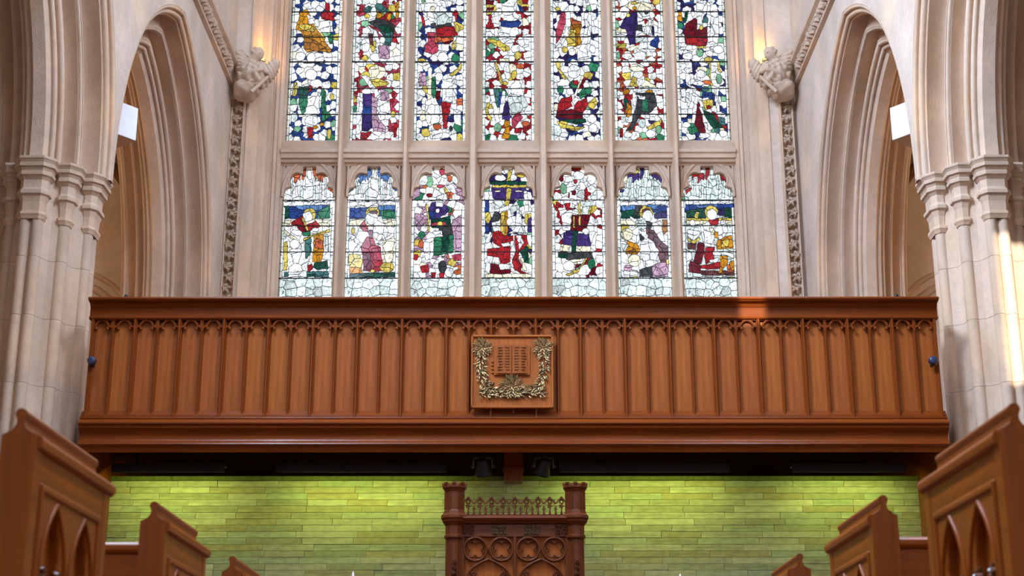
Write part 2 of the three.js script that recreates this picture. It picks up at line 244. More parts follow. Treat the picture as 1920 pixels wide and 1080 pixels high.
function capital(A, B) {       // eight-sided capital over one shaft or a pair; y = 0 is the springing
  const pr = [[0.0, -0.56], [0.012, -0.535], [0.022, -0.52], [0.018, -0.495], [0.0, -0.485], [0.004, -0.40], [0.02, -0.35], [0.042, -0.335], [0.044, -0.305], [0.028, -0.29], [0.016, -0.27], [0.018, -0.20], [0.04, -0.175], [0.058, -0.165], [0.06, -0.135], [0.05, -0.125], [0.066, -0.10], [0.085, -0.092], [0.087, -0.062], [0.074, -0.055], [0.09, -0.035], [0.10, -0.025], [0.10, -0.003], [0.085, 0.0]];
  const P = [], I = [], n = 8, c = 0.4142;
  pr.forEach(([o, h]) => { const a = A + o, b = B + o, m = Math.min(a, b) * (1 - c); for (const [x, z] of [[a, b - m], [a - m, b], [-a + m, b], [-a, b - m], [-a, -b + m], [-a + m, -b], [a - m, -b], [a, -b + m]]) P.push(x, h, z); });
  for (let r = 1; r < pr.length; r++) for (let k = 0; k < n; k++) { const a = (r - 1) * n + k, b = (r - 1) * n + (k + 1) % n; I.push(a, a + n, b, b, a + n, b + n); }
  const t = (pr.length - 1) * n; for (let k = 1; k < n - 1; k++) I.push(t, t + k + 1, t + k);
  const g = new THREE.BufferGeometry(); g.setAttribute('position', new THREE.Float32BufferAttribute(P, 3)); g.setIndex(I); const f = g.toNonIndexed(); f.computeVertexNormals(); return uvBox(f);
}
const capPair = capital(0.125, 0.066), capOne = capital(0.07, 0.07), drums = {};
for (const side of [-1, 1]) for (let k = 0; k < 5; k++) {
  const D = 12.87 - 4.62 * k, pier = thing('clustered_pier', side < 0 ? ['limestone clustered pier holding the shadier end of the oak gallery', 'limestone clustered pier of the arcade behind the pews'][k ? 1 : 0] : ['limestone clustered pier holding the sunlit end of the oak gallery', 'limestone clustered pier of the opposite arcade behind the pews'][k ? 1 : 0], 'pier', k ? (side < 0 ? 'arcade piers by the pews' : 'opposite arcade piers by the pews') : null, S);
  pier.position.set(side * 4.25, EYE, -D); pier.scale.x = 0.85;
  const hs = k ? [-0.75, 4.6] : [-0.75, 0.1, 0.95, 1.7, 2.42, 3.02, 3.62, 4.15, 4.6];
  for (let i = 0; i + 1 < hs.length; i++) { const key = hs[i] + '_' + hs[i + 1]; drums[key] ??= drum(hs[i] + 0.0015, hs[i + 1] - 0.0015); piece('stone_course', M.stone, drums[key], pier); }
  piece('core', M.stone, drums.core ??= prism(corePlan.map(([x, z]) => [x * 0.985, z * 0.985]), (a, b, t) => [a, t, b], -0.75, SPRING - 0.01), pier);
  for (const q of groupsAt) { const m = piece('capital', M.stone, q.pair ? capPair : capOne, pier); m.position.set(q.r * Math.cos(q.a), SPRING, q.r * Math.sin(q.a)); m.rotation.y = -q.a + Math.PI / 2; }
}
// aisles: outer walls, east wall
{ const f = (side) => { const o = thing(side < 0 ? 'wall_aisle_left' : 'wall_aisle_right', `outer limestone wall of the ${side < 0 ? 'shadier' : 'sunlit'} aisle seen through the arch`, 'wall', null, S); obj('masonry', bx(side < 0 ? -8.3 : 7.9, side < 0 ? -7.9 : 8.3, -0.75, 8.4, -9.6, 19.6), M.stone, o); }; f(-1); f(1); }
{ const o = thing('wall_east', 'east end wall behind the pews with its great window', 'wall', null, S);
  const holes = [[[-3.3, 1.7], [3.3, 1.7], [3.3, 10.2], [-3.3, 10.2]]], g = ext([[-8.3, -0.75], [8.3, -0.75], [8.3, 13.1], [-8.3, 13.1]], holes, 0.6); move(g, 0, EYE, 9.6); obj('masonry', g, M.plaster, o);
  for (const [a, b, c, d] of [[-3.32, 3.32, 1.68, 8.58], [-3.32, -0.26, 8.58, 9.17], [0.06, 3.32, 8.58, 10.22], [-3.32, -2.52, 9.17, 9.46], [-2.30, -0.26, 9.17, 9.46], [-3.32, -0.26, 9.46, 10.22], [-0.26, 0.06, 9.93, 10.22]]) obj('obscured_pane', bx(a, b, c, d, -9.95, -9.94), M.frosted, o);
  obj('added_sun_pane', bx(-2.52, -2.30, 9.17, 9.46, -9.95, -9.94), M.clear, o); obj('added_sun_pane', bx(-0.26, 0.06, 8.58, 9.93, -9.95, -9.94), M.clear, o);  // unseen panes added and sized to throw sun patches on rail and pier
  for (const x of [-2.9, -1.9, -0.95, 0.95, 1.9, 2.9]) obj('mullion', bx(x - 0.06, x + 0.06, 1.7, 10.2, -10.1, -9.96), M.stone, o); }

// ================================================================ west wall and its window
const GX = -0.078, LIGHTS = [-2.699, -1.825, -0.947, 0, 0.947, 1.825, 2.699], LW = 0.714, GLASSD = 19.0;
const XL = GX - 3.056, XR = GX + 3.056;
{ const o = thing('wall_west', 'west end wall of pale limestone around the stained window', 'wall', null, S);
  const g = ext([[-8.3, -0.75], [8.3, -0.75], [8.3, 13.1], [-8.3, 13.1]], [[[XL - 0.36, 5.2], [XR + 0.36, 5.2], [XR + 0.36, 11.6], [XL - 0.36, 11.6]]], 1.4); move(g, 0, EYE, -19.5); obj('masonry', g, M.plaster, o);
  const sec = [[0.37, 18.08]], roll = (e0, d0, e1, d1, r, m = 6) => { const L = Math.hypot(e1 - e0, d1 - d0), nx = (d1 - d0) / L, nd = -(e1 - e0) / L; for (let i = 0; i <= m; i++) { const t = i / m; sec.push([lerp(e0, e1, t) - r * Math.sin(Math.PI * t) * nx, lerp(d0, d1, t) - r * Math.sin(Math.PI * t) * nd * -1]); } };
  sec.push([0.345, 18.08], [0.335, 18.10], [0.30, 18.19]); roll(0.29, 18.2, 0.255, 18.29, 0.03); sec.push([0.245, 18.31], [0.205, 18.43]); roll(0.2, 18.44, 0.17, 18.52, 0.026); sec.push([0.15, 18.60], [0.135, 18.63], [0.17, 18.66], [0.165, 18.71], [0.12, 18.72], [0.105, 18.70]);
  roll(0.1, 18.705, 0.07, 18.735, 0.03); sec.push([0.075, 18.78], [0.045, 18.785]); roll(0.042, 18.79, 0.03, 18.85, 0.02); sec.push([0.045, 18.88], [0.012, 18.93], [0, 18.94], [0, 19.12], [0.37, 19.12]);
  const j = thing('trim_1', 'moulded limestone jambs mullions and transom framing the stained window', 'window tracery', null, S);
  obj('jamb', prism(sec.map(([e, d]) => [XL - e, d]), alongH, 5.2, 11.6, { rows: 6 }), M.stone, j); obj('jamb', prism(sec.map(([e, d]) => [XR + e, d]), alongH, 5.2, 11.6, { rows: 6 }), M.stone, j);
  // mullions
  const mull = (x, hw, nose, front) => { const h = [[-hw, 19.08], [-hw, 18.975], [-hw + 0.016, 18.965], [-lerp(hw, nose, 0.55), 18.93], [-lerp(hw, nose, 0.8), 18.88], [-nose - 0.008, 18.82], [-nose - 0.004, front + 0.05], [-nose, front + 0.03], [-nose + 0.012, front]]; return prism([...h, ...h.map(([a, b]) => [-a, b]).reverse()].map(([a, b]) => [a + x, b]), alongH, 5.2, 11.6, { rows: 6 }); };
  for (let i = 0; i < 6; i++) { const major = i === 2 || i === 3, x = GX + (LIGHTS[i] + LIGHTS[i + 1]) / 2; obj('mullion', mull(x, major ? 0.118 : 0.082, major ? 0.042 : 0.03, major ? 18.62 : 18.68), M.stone, j); }
  // transom with a sloping top and mouldings below
  const ts = [[19.08, 8.04], [18.99, 8.035], [18.80, 7.835], [18.77, 7.82], [18.755, 7.80], [18.76, 7.77], [18.79, 7.757], [18.80, 7.735], [18.785, 7.725], [18.79, 7.70], [18.83, 7.69], [18.85, 7.66], [18.90, 7.65], [18.92, 7.63], [19.08, 7.63]];
  obj('transom', prism(ts.map(([d, h]) => [-d, h]), alongX, XL - 0.02, XR + 0.02, { rows: 8 }), M.stone, j);
  obj('sill', prism([[-19.1, 5.25], [-18.9, 5.25], [-18.2, 5.0], [-18.2, 4.9], [-19.1, 4.9]], alongX, XL - 0.3, XR + 0.3), M.stone, j);
  // cusped heads of the lower lights
  const R = [[0.348, 1.90], [0.348, 2.016], [0.339, 2.075], [0.315, 2.112], [0.285, 2.132], [0.258, 2.138], [0.244, 2.150], [0.249, 2.185], [0.262, 2.215], [0.258, 2.262], [0.232, 2.306], [0.19, 2.332], [0.14, 2.336], [0.10, 2.322], [0.086, 2.324], [0.094, 2.36], [0.095, 2.395], [0.08, 2.434], [0.045, 2.462], [0, 2.470]];
  const open = [...R, ...R.slice(0, -1).map(([a, b]) => [-a, b]).reverse()];
  const outline = [[-0.362, 2.0], [-0.362, 2.52], [0.362, 2.52], [0.362, 2.0], ...open.filter((p) => p[1] > 1.95)];
  const tri = (s) => [[s * 0.335, 2.485], [s * 0.265, 2.478], [s * 0.333, 2.385]];
  for (const x of LIGHTS) {
    const h = ext(outline, [tri(-1), tri(1)], 0.09, 0.005); move(h, GX + x, 5.2 + EYE, -GLASSD - 0.03 + 0.012); const head = obj('cusped_head', h, M.stone, j);
    const ring = [[-0.352, 1.98], [-0.345, 2.10], [-0.30, 2.27], [-0.21, 2.41], [-0.10, 2.50], [0, 2.535]]; const pts = [...ring, ...ring.slice(0, -1).map(([a, b]) => [-a, b]).reverse()].map(([a, b]) => [GX + x + a, 5.2 + b + EYE, -GLASSD + 0.085]);
    obj('hood_roll', tube(pts, 0.021, 40, 7), M.stone, head);
    const foil = open.filter((p, i) => i > 1 && i < open.length - 2).map(([a, b]) => [GX + x + a * 1.06, 5.2 + 2.2 + (b - 2.2) * 1.06 + EYE, -GLASSD + 0.075]); obj('cusp_roll', tube(foil, 0.011, 70, 5), M.stone, head);
    for (const s of [-1, 1]) { const e = ext(tri(s).map(([a, b]) => [a * 1.02, b]), [], 0.004); move(e, GX + x, 5.2 + EYE, -GLASSD); obj('eyelet_pane', e, M.eyelet ??= std({ name: 'pale glass', color: lin(0.72, 0.78, 0.74), roughness: 0.1, transmission: 1, thickness: 0 }), head); }
  }
  M.lightOpening = open;
  // carved foliage bands up both corners
  const b = thing('trim_2', 'carved foliage band rising in the shadier corner beside the window', 'carved band', null, S), c = thing('trim_3', 'carved foliage band rising in the sunlit corner beside the window', 'carved band', null, S);
  for (const [o2, x0, x1] of [[b, -3.705, -3.525], [c, 3.475, 3.655]]) {
    obj('backing', prism([[x0, 18.12], [x0, 18.03], [x0 + 0.012, 17.99], [x0 + 0.022, 18.0], [x0 + 0.034, 18.07], [(x0 + x1) / 2, 18.10], [x1 - 0.034, 18.07], [x1 - 0.022, 18.0], [x1 - 0.012, 17.99], [x1, 18.03], [x1, 18.12]], alongH, 2.7, 8.2, { rows: 4 }), M.carved, o2);
    for (let i = 0; i < 36; i++) { const m = piece('leaf_boss', M.carved, leafGeo, o2); m.scale.set(0.078, 0.062 + 0.02 * hash(i, 5), 0.09); m.position.set((x0 + x1) / 2 + 0.018 * (i % 2 ? 1 : -1), 3.0 + i * 0.145 + EYE, -18.025); m.rotation.set(0.25 * (hash(i, 8) - 0.5), 0, i * 0.9 + hash(i, 9)); const q = piece('vine_curl', M.carved, vineGeo, o2); q.position.set((x0 + x1) / 2 - 0.03 * (i % 2 ? 1 : -1), 3.07 + i * 0.145 + EYE, -18.03); q.rotation.set(0.2, 0, i % 2 ? 0.6 : 3.4); }
  }
  // aisle west ends: blind arches and a dark timber brace
  for (const s of [-1, 1]) {
    const path = (r, dx = 0) => { const o3 = []; for (let i = 0; i <= 20; i++) { const a = Math.PI * i / 20; o3.push([s * (5.6 + dx) + r * Math.cos(a) * 0.8, 4.6 + Math.sin(a) ** 0.8 * r * 1.15 + EYE, -18.1]); } return [[o3[0][0], 0, -18.1], ...o3, [o3[20][0], 0, -18.1]]; };
    const w2 = thing(s < 0 ? 'trim_4' : 'trim_5', `blind arch rolls on the end wall of the ${s < 0 ? 'shadier' : 'sunlit'} aisle`, 'arch', null, S);
    obj('roll', tube(path(0.95), 0.05, 80, 8), M.stone, w2); obj('roll', tube(path(0.78), 0.035, 80, 8), M.stone, w2); obj('roll', tube(path(1.1), 0.035, 80, 8), M.stone, w2);
    const br = tag(obj('roof_brace', tube([[s * 4.86, 6.30 + EYE, -17.95], [s * 4.90, 6.75 + EYE, -17.95], [s * 4.98, 6.95 + EYE, -17.95], [s * 5.10, 7.13 + EYE, -17.95], [s * 5.25, 7.33 + EYE, -17.95], [s * 5.7, 7.7 + EYE, -17.95], [s * 6.6, 8.1 + EYE, -17.95], [s * 7.85, 8.25 + EYE, -17.95]], 0.06, 36, 8), M.roof), `dark curved timber roof brace in the ${s < 0 ? 'shadier' : 'sunlit'} aisle`, 'roof brace');
  }
}
const GLASS = [
  ['B B', `A23,397 43,402 59,370 70,343 86,320 102,296 115,279 112,267 80,273 50,271 37,283 39,312 29,333 14,343 15,362 22,374;Y15,354 43,358 70,343 63,331 32,339;G37,318 67,308 102,282 80,273 39,281;W42,387 59,379 67,358 49,357;R93,422 104,422 107,395 121,391 119,370 103,366 84,374 81,389 94,395;W82,366 114,368 118,333 89,331 74,343;F104,320 120,329 120,296 109,294;W29,420 48,425 62,397 53,387;We60,254,13,15;We30,257,13,13;E25,240 92,240 93,236 26,236;We62,201,16,16;Z39,180 54,189 54,175 34,168;We78,174,16,13;E27,165 57,163 55,145 55,121 38,121 32,129;F32,129 55,129 55,104 44,76 31,109;F92,163 105,149 105,113 115,72 99,59 94,104;R56,169 68,167 66,150 59,149;D81,165 92,165 90,149 85,152;W70,149 87,149 89,80 49,80 56,129;We68,61,19,16;Ae79,43,8,5;R56,43 74,43 74,10 62,9;Y15,177 25,178 24,136 12,137;Ye122,133,6,10;Ye119,23,6,16;He20,72,9,14;Ae97,51,7,5`],
  ['K R', `T25,402 42,416 55,408 52,393 33,393;T59,416 77,420 97,402 86,394 67,399;We56,395,8,16;Ye37,383,9,8;Ae72,383,8,9;Ae101,379,5,13;A115,425 127,427 127,374 118,374;Re112,425,4,6;C41,364 67,374 101,364 117,354 115,325 107,300 91,312 68,345 49,356;E68,354 90,354 115,337 112,316 95,325 80,339;T91,329 114,333 107,289 88,296;W38,354 66,337 77,296 80,250 65,250 68,296 50,333;X42,329 56,327 57,291 47,296;Re117,307,6,7;We36,291,13,21;Ye57,279,5,11;We14,283,9,14;We67,254,18,13;M71,289 103,289 104,250 76,250;Ye37,252,8,8;Ze70,208,25,21;Ye71,175,33,11;Ye39,201,12,8;W28,197 39,201 83,139 74,127;V33,145 57,141 58,104 34,104;B33,109 58,104 59,80 34,80;N33,82 59,81 60,41 51,31 33,31;M57,137 74,129 73,80 98,41 99,29 64,31 59,80;W74,125 107,123 112,84 79,76;W18,145 32,145 33,31 17,13;M82,157 101,153 109,121 82,123;Fe12,98,6,11;Ye12,125,6,8;Ye119,82,6,10;R122,53 131,55 128,13 121,13;W66,31 99,29 96,7 44,7;R29,25 62,31 48,9 30,7`],
  ['B N', `Le20,430,6,5;W12,422 63,422 67,408 64,368 41,364 18,391;Ze46,404,7,11;W67,433 103,427 97,412 76,408;C40,356 94,370 102,351 53,343;H48,391 105,397 101,362 57,351;R108,402 118,397 116,366 111,366;R14,387 26,364 29,343 17,358;R55,341 79,349 107,349 111,318 76,312 59,320;K31,331 55,333 54,296 65,296 63,269 47,262 26,273 26,291 37,304;O53,322 76,314 108,322 106,308 78,300 56,298;D78,300 106,308 95,294 78,294;Ye117,343,6,13;Y102,296 115,312 110,277 101,275;Fe113,250,12,14;We77,254,14,16;Y96,201 118,218 129,238 131,222 115,203 94,193;Ye19,244,11,7;Z36,222 47,222 46,102 38,96;Ye41,104,6,9;We67,195,11,13;F47,191 59,195 60,137 51,127 47,145;W76,187 104,189 106,157 105,117 77,121;W107,189 118,187 117,123 107,123;D60,153 73,149 69,121 58,129;R75,119 101,115 98,80 90,64 94,39 82,39 79,76;O117,129 133,129 132,109 118,106;W31,121 56,129 72,104 70,57 43,47 32,64;M11,201 29,210 34,169 11,165;O52,49 74,53 78,39 58,35;W43,31 91,37 106,25 95,9 47,9;Ce102,39,5,8;W108,96 129,92 131,45 113,53`],
  ['R R', `D7,429 32,431 28,418 7,418;Y7,417 32,418 30,409 8,409;D8,408 30,408 26,394 8,395;Y8,394 25,393 21,387 8,386;R107,433 128,433 128,422 111,422;Y107,420 128,420 128,410 109,412;D111,410 128,409 128,399 113,399;W36,425 58,420 73,433 96,433 94,399 75,387 51,393 38,397;B96,418 107,412 113,391 104,395;W41,393 92,393 104,381 96,368 72,362 47,379;B50,368 81,366 100,370 107,362 100,349 83,347 51,349;W23,387 40,393 47,349 32,345;W47,347 96,347 100,325 85,316 44,316 40,333;W8,341 32,341 32,316 10,316;Y12,312 31,310 74,287 74,275 59,271 40,287 14,302;Le23,287,10,10;Fe27,273,6,8;We70,304,21,8;W96,308 128,310 128,287 115,283 100,291;W77,287 100,294 103,275 83,269;Z46,250 74,250 76,189 68,185 48,234;W49,238 74,238 74,193 64,193;Y33,238 40,238 57,175 51,169;We20,208,15,19;Oe103,226,11,8;Ye87,201,7,14;Ye61,174,8,6;W69,183 118,185 114,137 70,135;W16,159 29,159 50,61 37,55;T29,157 46,159 44,88 37,109;B46,149 56,149 54,88 46,92;Fe50,153,5,6;W56,153 63,149 61,96 46,68 44,76;N61,117 70,121 76,72 52,64;V55,76 72,80 76,64 52,62;H68,133 114,135 127,109 114,88 92,84 83,68 70,117;Y9,113 20,115 15,92 26,68 21,57 9,80;We24,92,7,8;Le42,41,10,13;A59,61 76,61 74,9 52,9 61,33;K81,68 107,80 111,72 92,45 81,37;Oe118,53,11,8;R88,39 107,41 107,25 88,25`],
  ['N B', `W5,429 42,429 54,416 35,395 23,402;Ye20,404,9,6;W95,433 105,433 92,349 85,343;K31,393 42,393 42,362 28,316 17,294 15,337;W44,394 55,394 56,358 45,316 30,287 11,281 24,296 41,333;O56,391 64,374 87,364 83,337 57,343;G57,354 87,356 84,325 75,289 69,287 52,287;Y55,339 70,339 69,289 45,287 49,316;Ae80,304,6,14;W95,391 114,393 115,349 110,296 111,250 74,246 74,267 88,296 98,349;Ye39,277,8,10;We60,271,11,11;We117,279,9,12;Y13,238 27,238 25,218 47,189 36,185 16,222;We64,210,18,21;R60,181 75,183 73,169 64,169;D88,193 99,193 95,177 77,149 77,165;Z85,197 92,195 67,133 62,135;R92,193 103,189 88,181;W94,177 114,177 116,159 91,161;F88,161 114,163 112,145 80,127 75,139;Fe27,155,9,12;We52,149,10,11;R28,129 58,135 59,104 32,92 15,80 19,113;R67,117 98,129 102,115 89,84 61,92;D15,88 54,96 89,84 86,66 53,66 13,72;W54,117 67,133 78,127 61,104;Y102,113 121,133 128,113 116,96 102,104;Y15,62 35,51 64,45 94,43 68,31 35,39 17,55;E28,64 94,68 97,57 72,51 31,61;We112,68,13,13;We114,39,13,13;He18,33,9,16;Ze97,21,12,8;We35,19,11,8`],
  ['R O', `Z34,412 48,425 70,431 108,420 117,406 100,397 55,399;Ye61,422,10,5;Ae62,406,6,5;We94,385,26,13;Ce95,391,6,5;N43,391 68,393 69,358 58,296 45,291 38,341 18,347 28,364;V35,354 59,345 57,320 38,325;Ye43,383,6,7;W8,337 29,349 38,312 15,302;Z16,347 35,341 36,329 12,331;C67,354 84,354 83,335 64,337;W64,335 92,333 92,320 66,320;H60,314 94,316 97,300 62,298;W85,354 93,356 94,325 89,329;W101,372 110,370 107,325 94,322;W114,370 129,362 124,329 113,329;N110,354 115,349 116,320 109,320;B105,304 126,322 129,304 123,281 103,289;Y9,296 37,296 33,281 11,281;Z37,281 73,294 71,283 48,273;Le13,259,6,12;W57,277 93,279 90,246 57,246;We40,257,12,10;We114,262,6,8;Ze58,226,11,8;We67,201,13,12;Ze63,218,21,8;Y52,197 63,189 62,165 40,167;Y91,195 102,185 79,163 70,169;W74,189 87,185 73,165 64,165;Z87,185 114,167 77,163;W38,153 68,161 134,161 134,154 71,149;Ge34,149,10,8;Ae96,144,11,11;C62,145 112,145 116,104 95,84 62,84;F78,127 91,127 93,90 75,90;W61,139 85,135 83,125 67,127;E26,127 37,129 37,104 27,92;X37,121 46,121 45,72 31,74;A33,117 46,104 45,76 31,76;W51,147 58,147 62,84 56,57 47,59;C61,113 75,84 46,33 28,29 43,53;H16,72 47,74 47,57 17,57;He74,53,10,14;V91,62 113,61 109,49 94,53;Y83,41 124,64 130,72 124,49 97,35;Le119,35,9,13;We35,19,12,9;We97,23,14,11;R13,37 22,39 20,13 11,11`],
  ['B N', `W62,425 90,431 83,383 72,339 61,343 62,387;W92,425 101,425 98,349 91,349;W102,399 123,399 121,312 107,287 85,285 97,312;A8,399 19,395 22,362 11,366;D29,354 58,379 61,354 62,320 57,289 27,294 24,325;R30,316 90,312 87,291 62,287 29,294;D61,339 91,349 90,312 62,314;E31,397 40,399 31,358 26,362;We51,389,6,8;Ye73,346,6,8;Te88,370,5,10;Y57,289 85,289 85,282 59,282;W12,283 48,289 43,277 13,275;Le66,267,11,12;We33,257,14,12;We118,277,13,12;We93,265,11,10;Ye89,244,11,10;Y89,234 95,234 94,193 99,165 93,167;Y113,238 120,238 121,218 128,205 115,210;Ze71,216,15,10;We68,197,13,18;W12,234 42,238 45,218 30,201 11,210;W24,205 37,201 36,161 25,169;Le116,187,8,16;We81,185,11,12;Oe81,177,13,6;We60,174,16,7;Te77,157,10,7;D54,161 63,159 62,137 53,141;W46,153 65,149 62,135 46,135;W48,135 57,135 43,53 34,53;D57,129 59,104 75,31 69,21 53,29 45,53;W58,125 67,121 70,80 97,41 82,31 67,57;E68,92 95,84 127,41 97,37 76,68;R92,90 103,84 132,41 127,35 102,68;Y67,121 97,127 98,104 77,92;Re85,102,6,6;W102,161 113,153 114,88 108,80 104,121;W36,165 43,149 32,104 26,104;W8,153 23,161 21,117 12,121;T110,72 130,68 127,45 113,53;Fe37,37,11,18;We21,49,11,9;Te106,33,8,9;We69,17,16,8;We121,23,11,11`],
  ['W W', `W13,468 46,472 49,495 85,495 89,468 123,472 125,426 137,428 138,390 -3,390 -5,428 15,426;O49,495 59,495 60,468 54,451 49,453;O76,495 85,495 88,454 83,453 78,472;O14,468 46,470 46,447 39,454 33,441 28,443 27,460 18,460 16,437;O88,468 102,470 121,466 122,441 117,460 109,460 106,441 101,453 94,447;O-3,422 9,427 16,424 6,418 -2,407;O118,425 126,427 137,420 138,409 128,419;W34,439 36,452 39,439 41,399 35,399;P19,456 24,456 27,403 22,403;W53,449 55,464 59,449 60,422 54,422;P80,449 82,464 86,449 87,422 81,422;W98,439 100,452 103,439 105,399 99,399;P112,456 117,456 119,403 114,403;W62,494 73,494 76,453 63,453;P46,428 53,435 55,392 48,392;P87,435 94,428 96,392 89,392;W-1,388 138,388 146,174 3,174;B4,376 128,379 129,350 101,347 91,339 52,339 6,339;S29,377 107,379 109,367 86,362 47,365;B21,365 51,365 52,339 22,339;E4,379 18,379 22,339 6,339;F97,362 128,379 130,339 94,339;W4,388 128,388 128,380 4,376;Z6,335 130,335 130,317 7,317;Ye74,352,17,18;We70,345,13,15;R26,328 55,347 67,320 91,332 106,317 85,309 71,302 53,305 32,315;D39,322 67,319 69,302 57,302;Y52,343 61,339 73,307 68,305;W28,322 42,317 58,287 40,291 25,302;F55,300 78,305 79,291 59,289;We92,307,10,6;Y60,283 131,311 132,300 89,289 60,276;Z7,309 51,276 50,266 8,298;We38,266,12,14;W24,253 59,253 78,220 71,187 27,183 18,224;W53,272 63,276 65,246 56,246;T65,279 81,285 84,242 69,224;A89,292 114,294 117,246 110,216 87,216;O93,283 113,276 112,253 92,257;H119,294 128,294 130,246 121,253;E92,213 127,220 131,198 100,194 89,202;R75,205 85,211 91,198 76,187;T13,187 132,191 132,174 14,174;E52,180 97,182 97,174 52,174;Y7,272 18,276 20,194 11,191;W24,187 72,191 73,174 28,176`],
  ['W W', `W15,468 49,472 52,495 87,495 92,468 126,472 127,426 139,428 140,390 -2,390 -3,428 16,426;S52,495 62,495 63,468 56,451 51,453;S79,495 88,495 90,454 85,453 80,472;S17,468 49,470 48,447 42,454 36,441 30,443 30,460 20,460 18,437;S90,468 104,470 124,466 124,441 120,460 112,460 108,441 103,453 96,447;S-1,422 11,427 18,424 8,418 -1,407;S120,425 128,427 139,420 139,409 130,419;W36,439 38,452 41,439 43,399 37,399;P22,456 27,456 28,403 23,403;W55,449 58,464 61,449 62,422 56,422;P82,449 85,464 88,449 89,422 83,422;W100,439 102,452 105,439 106,399 101,399;P114,456 119,456 120,403 115,403;W65,494 76,494 78,453 65,453;P48,428 55,435 57,392 49,392;P89,435 96,428 97,392 90,392;W0,388 140,388 145,174 2,174;B6,369 131,375 132,339 7,339;S84,377 131,381 132,364 91,358;F91,362 119,365 132,354 131,339 95,339;W5,387 131,387 131,379 6,373;Z7,336 131,335 131,317 8,317;Ye69,356,19,17;We68,341,17,19;Xe72,358,12,5;R36,320 48,335 59,313 57,302 40,305;D59,305 71,309 72,291 59,291;W74,339 91,347 114,305 107,283 86,276 72,291;W21,291 36,313 61,294 55,276 23,268;R54,287 72,289 80,265 94,257 103,191 78,187 50,191 45,246 41,257;K69,253 94,257 98,220 81,216 70,231;D47,242 66,246 71,194 50,194;W83,268 131,302 132,291 94,266;Ye18,305,6,8;Y8,239 35,239 48,220 43,202 49,180 12,187;A11,202 46,198 47,178 12,183;Ye113,202,19,15;Ze114,231,14,17;W9,283 41,261 34,246 10,242;Z97,276 132,283 133,242 101,239;E12,183 134,187 134,173 12,173;Ye75,191,6,5`],
  ['M O', `Le46,447,10,15;We27,449,14,14;W53,485 78,493 84,476 71,460 54,464;Ke79,475,6,10;W64,456 93,468 93,441 72,439;Oe101,454,6,11;Ke74,433,8,6;Y84,428 91,430 110,396 101,392;W19,426 58,430 86,407 83,392 51,403 22,415;Re47,407,8,6;O93,415 108,416 108,396 94,396;W93,434 111,441 125,422 104,418;M116,426 139,430 140,403 118,407;M1,426 22,426 19,403 2,396;V55,386 83,386 101,365 98,354 59,337 45,339 46,369;B45,358 64,360 64,337 47,337;We70,362,6,8;W64,388 87,384 83,373 64,375;W78,345 101,358 98,347 84,339;Y39,381 44,381 50,302 46,300;M9,354 40,347 38,332 21,305 10,320;E52,335 105,347 105,313 53,313;K52,328 91,330 95,319 52,317;Ye77,324,8,7;C74,317 109,317 111,287 78,287;F60,285 113,294 113,242 59,233;E81,287 102,291 99,246 82,246;M110,335 140,354 141,246 117,246;W54,302 81,307 86,289 60,287 43,276 39,291;W36,276 60,287 57,228 40,220 33,246;Oe27,266,8,12;Re14,229,6,9;W61,216 75,224 75,198 58,198;Ce85,202,12,17;R26,205 47,209 48,187 30,185;R55,187 67,187 67,171 55,171;R77,185 91,185 90,171 78,171;We103,187,12,13;Oe126,187,10,7;K110,235 138,239 135,220 114,220`],
  ['N N', `We68,482,12,12;N20,468 127,468 125,445 20,445;We49,457,15,10;We83,457,12,10;Y72,479 81,479 77,449 65,447;Ye106,464,12,6;We113,451,10,6;E20,446 127,446 125,437 22,437;Y26,435 120,435 116,428 26,428;V26,428 120,428 123,396 28,396;Ze42,418,8,3;Ze99,418,10,3;Y67,426 80,426 76,392 70,373 61,373;H35,392 60,392 61,373 35,365;W19,418 28,418 33,358 19,358;W113,418 122,418 127,358 114,358;B8,392 19,392 19,294 9,294;Ye16,343,8,17;Y116,354 134,354 130,324 116,324;W42,365 70,377 74,365 49,358;Ce38,343,10,16;A51,356 69,360 69,294 62,289 49,294;Y53,358 63,358 62,291 51,294;H76,373 95,392 102,365 77,350;We84,330,17,17;W95,365 107,358 109,317 95,298 70,296 88,309;H106,317 123,296 109,292 95,294;W26,328 47,332 46,305 32,302;V125,339 135,343 134,298 123,302;R26,302 46,305 63,287 84,291 88,261 63,253 32,268;R14,253 60,257 77,253 76,216 50,209 46,228 14,233;D20,213 50,209 79,198 77,183 25,183 18,194;W51,268 74,272 77,263 56,257;W77,276 86,276 90,239 83,220 77,231;R88,291 127,294 123,268 98,239 105,191 126,183 105,178 88,194 81,213 91,246;W93,291 106,291 113,272 102,250;W13,233 46,228 46,213 15,216;W46,211 77,211 79,196 48,194;W76,194 88,196 109,180 95,176;E102,246 125,261 126,213 116,213;Z102,228 112,228 121,191 109,194;W120,294 134,294 134,257 125,265;W9,294 25,298 23,272 11,268;H11,213 23,213 22,183 11,187;Z11,183 133,183 133,172 11,172`],
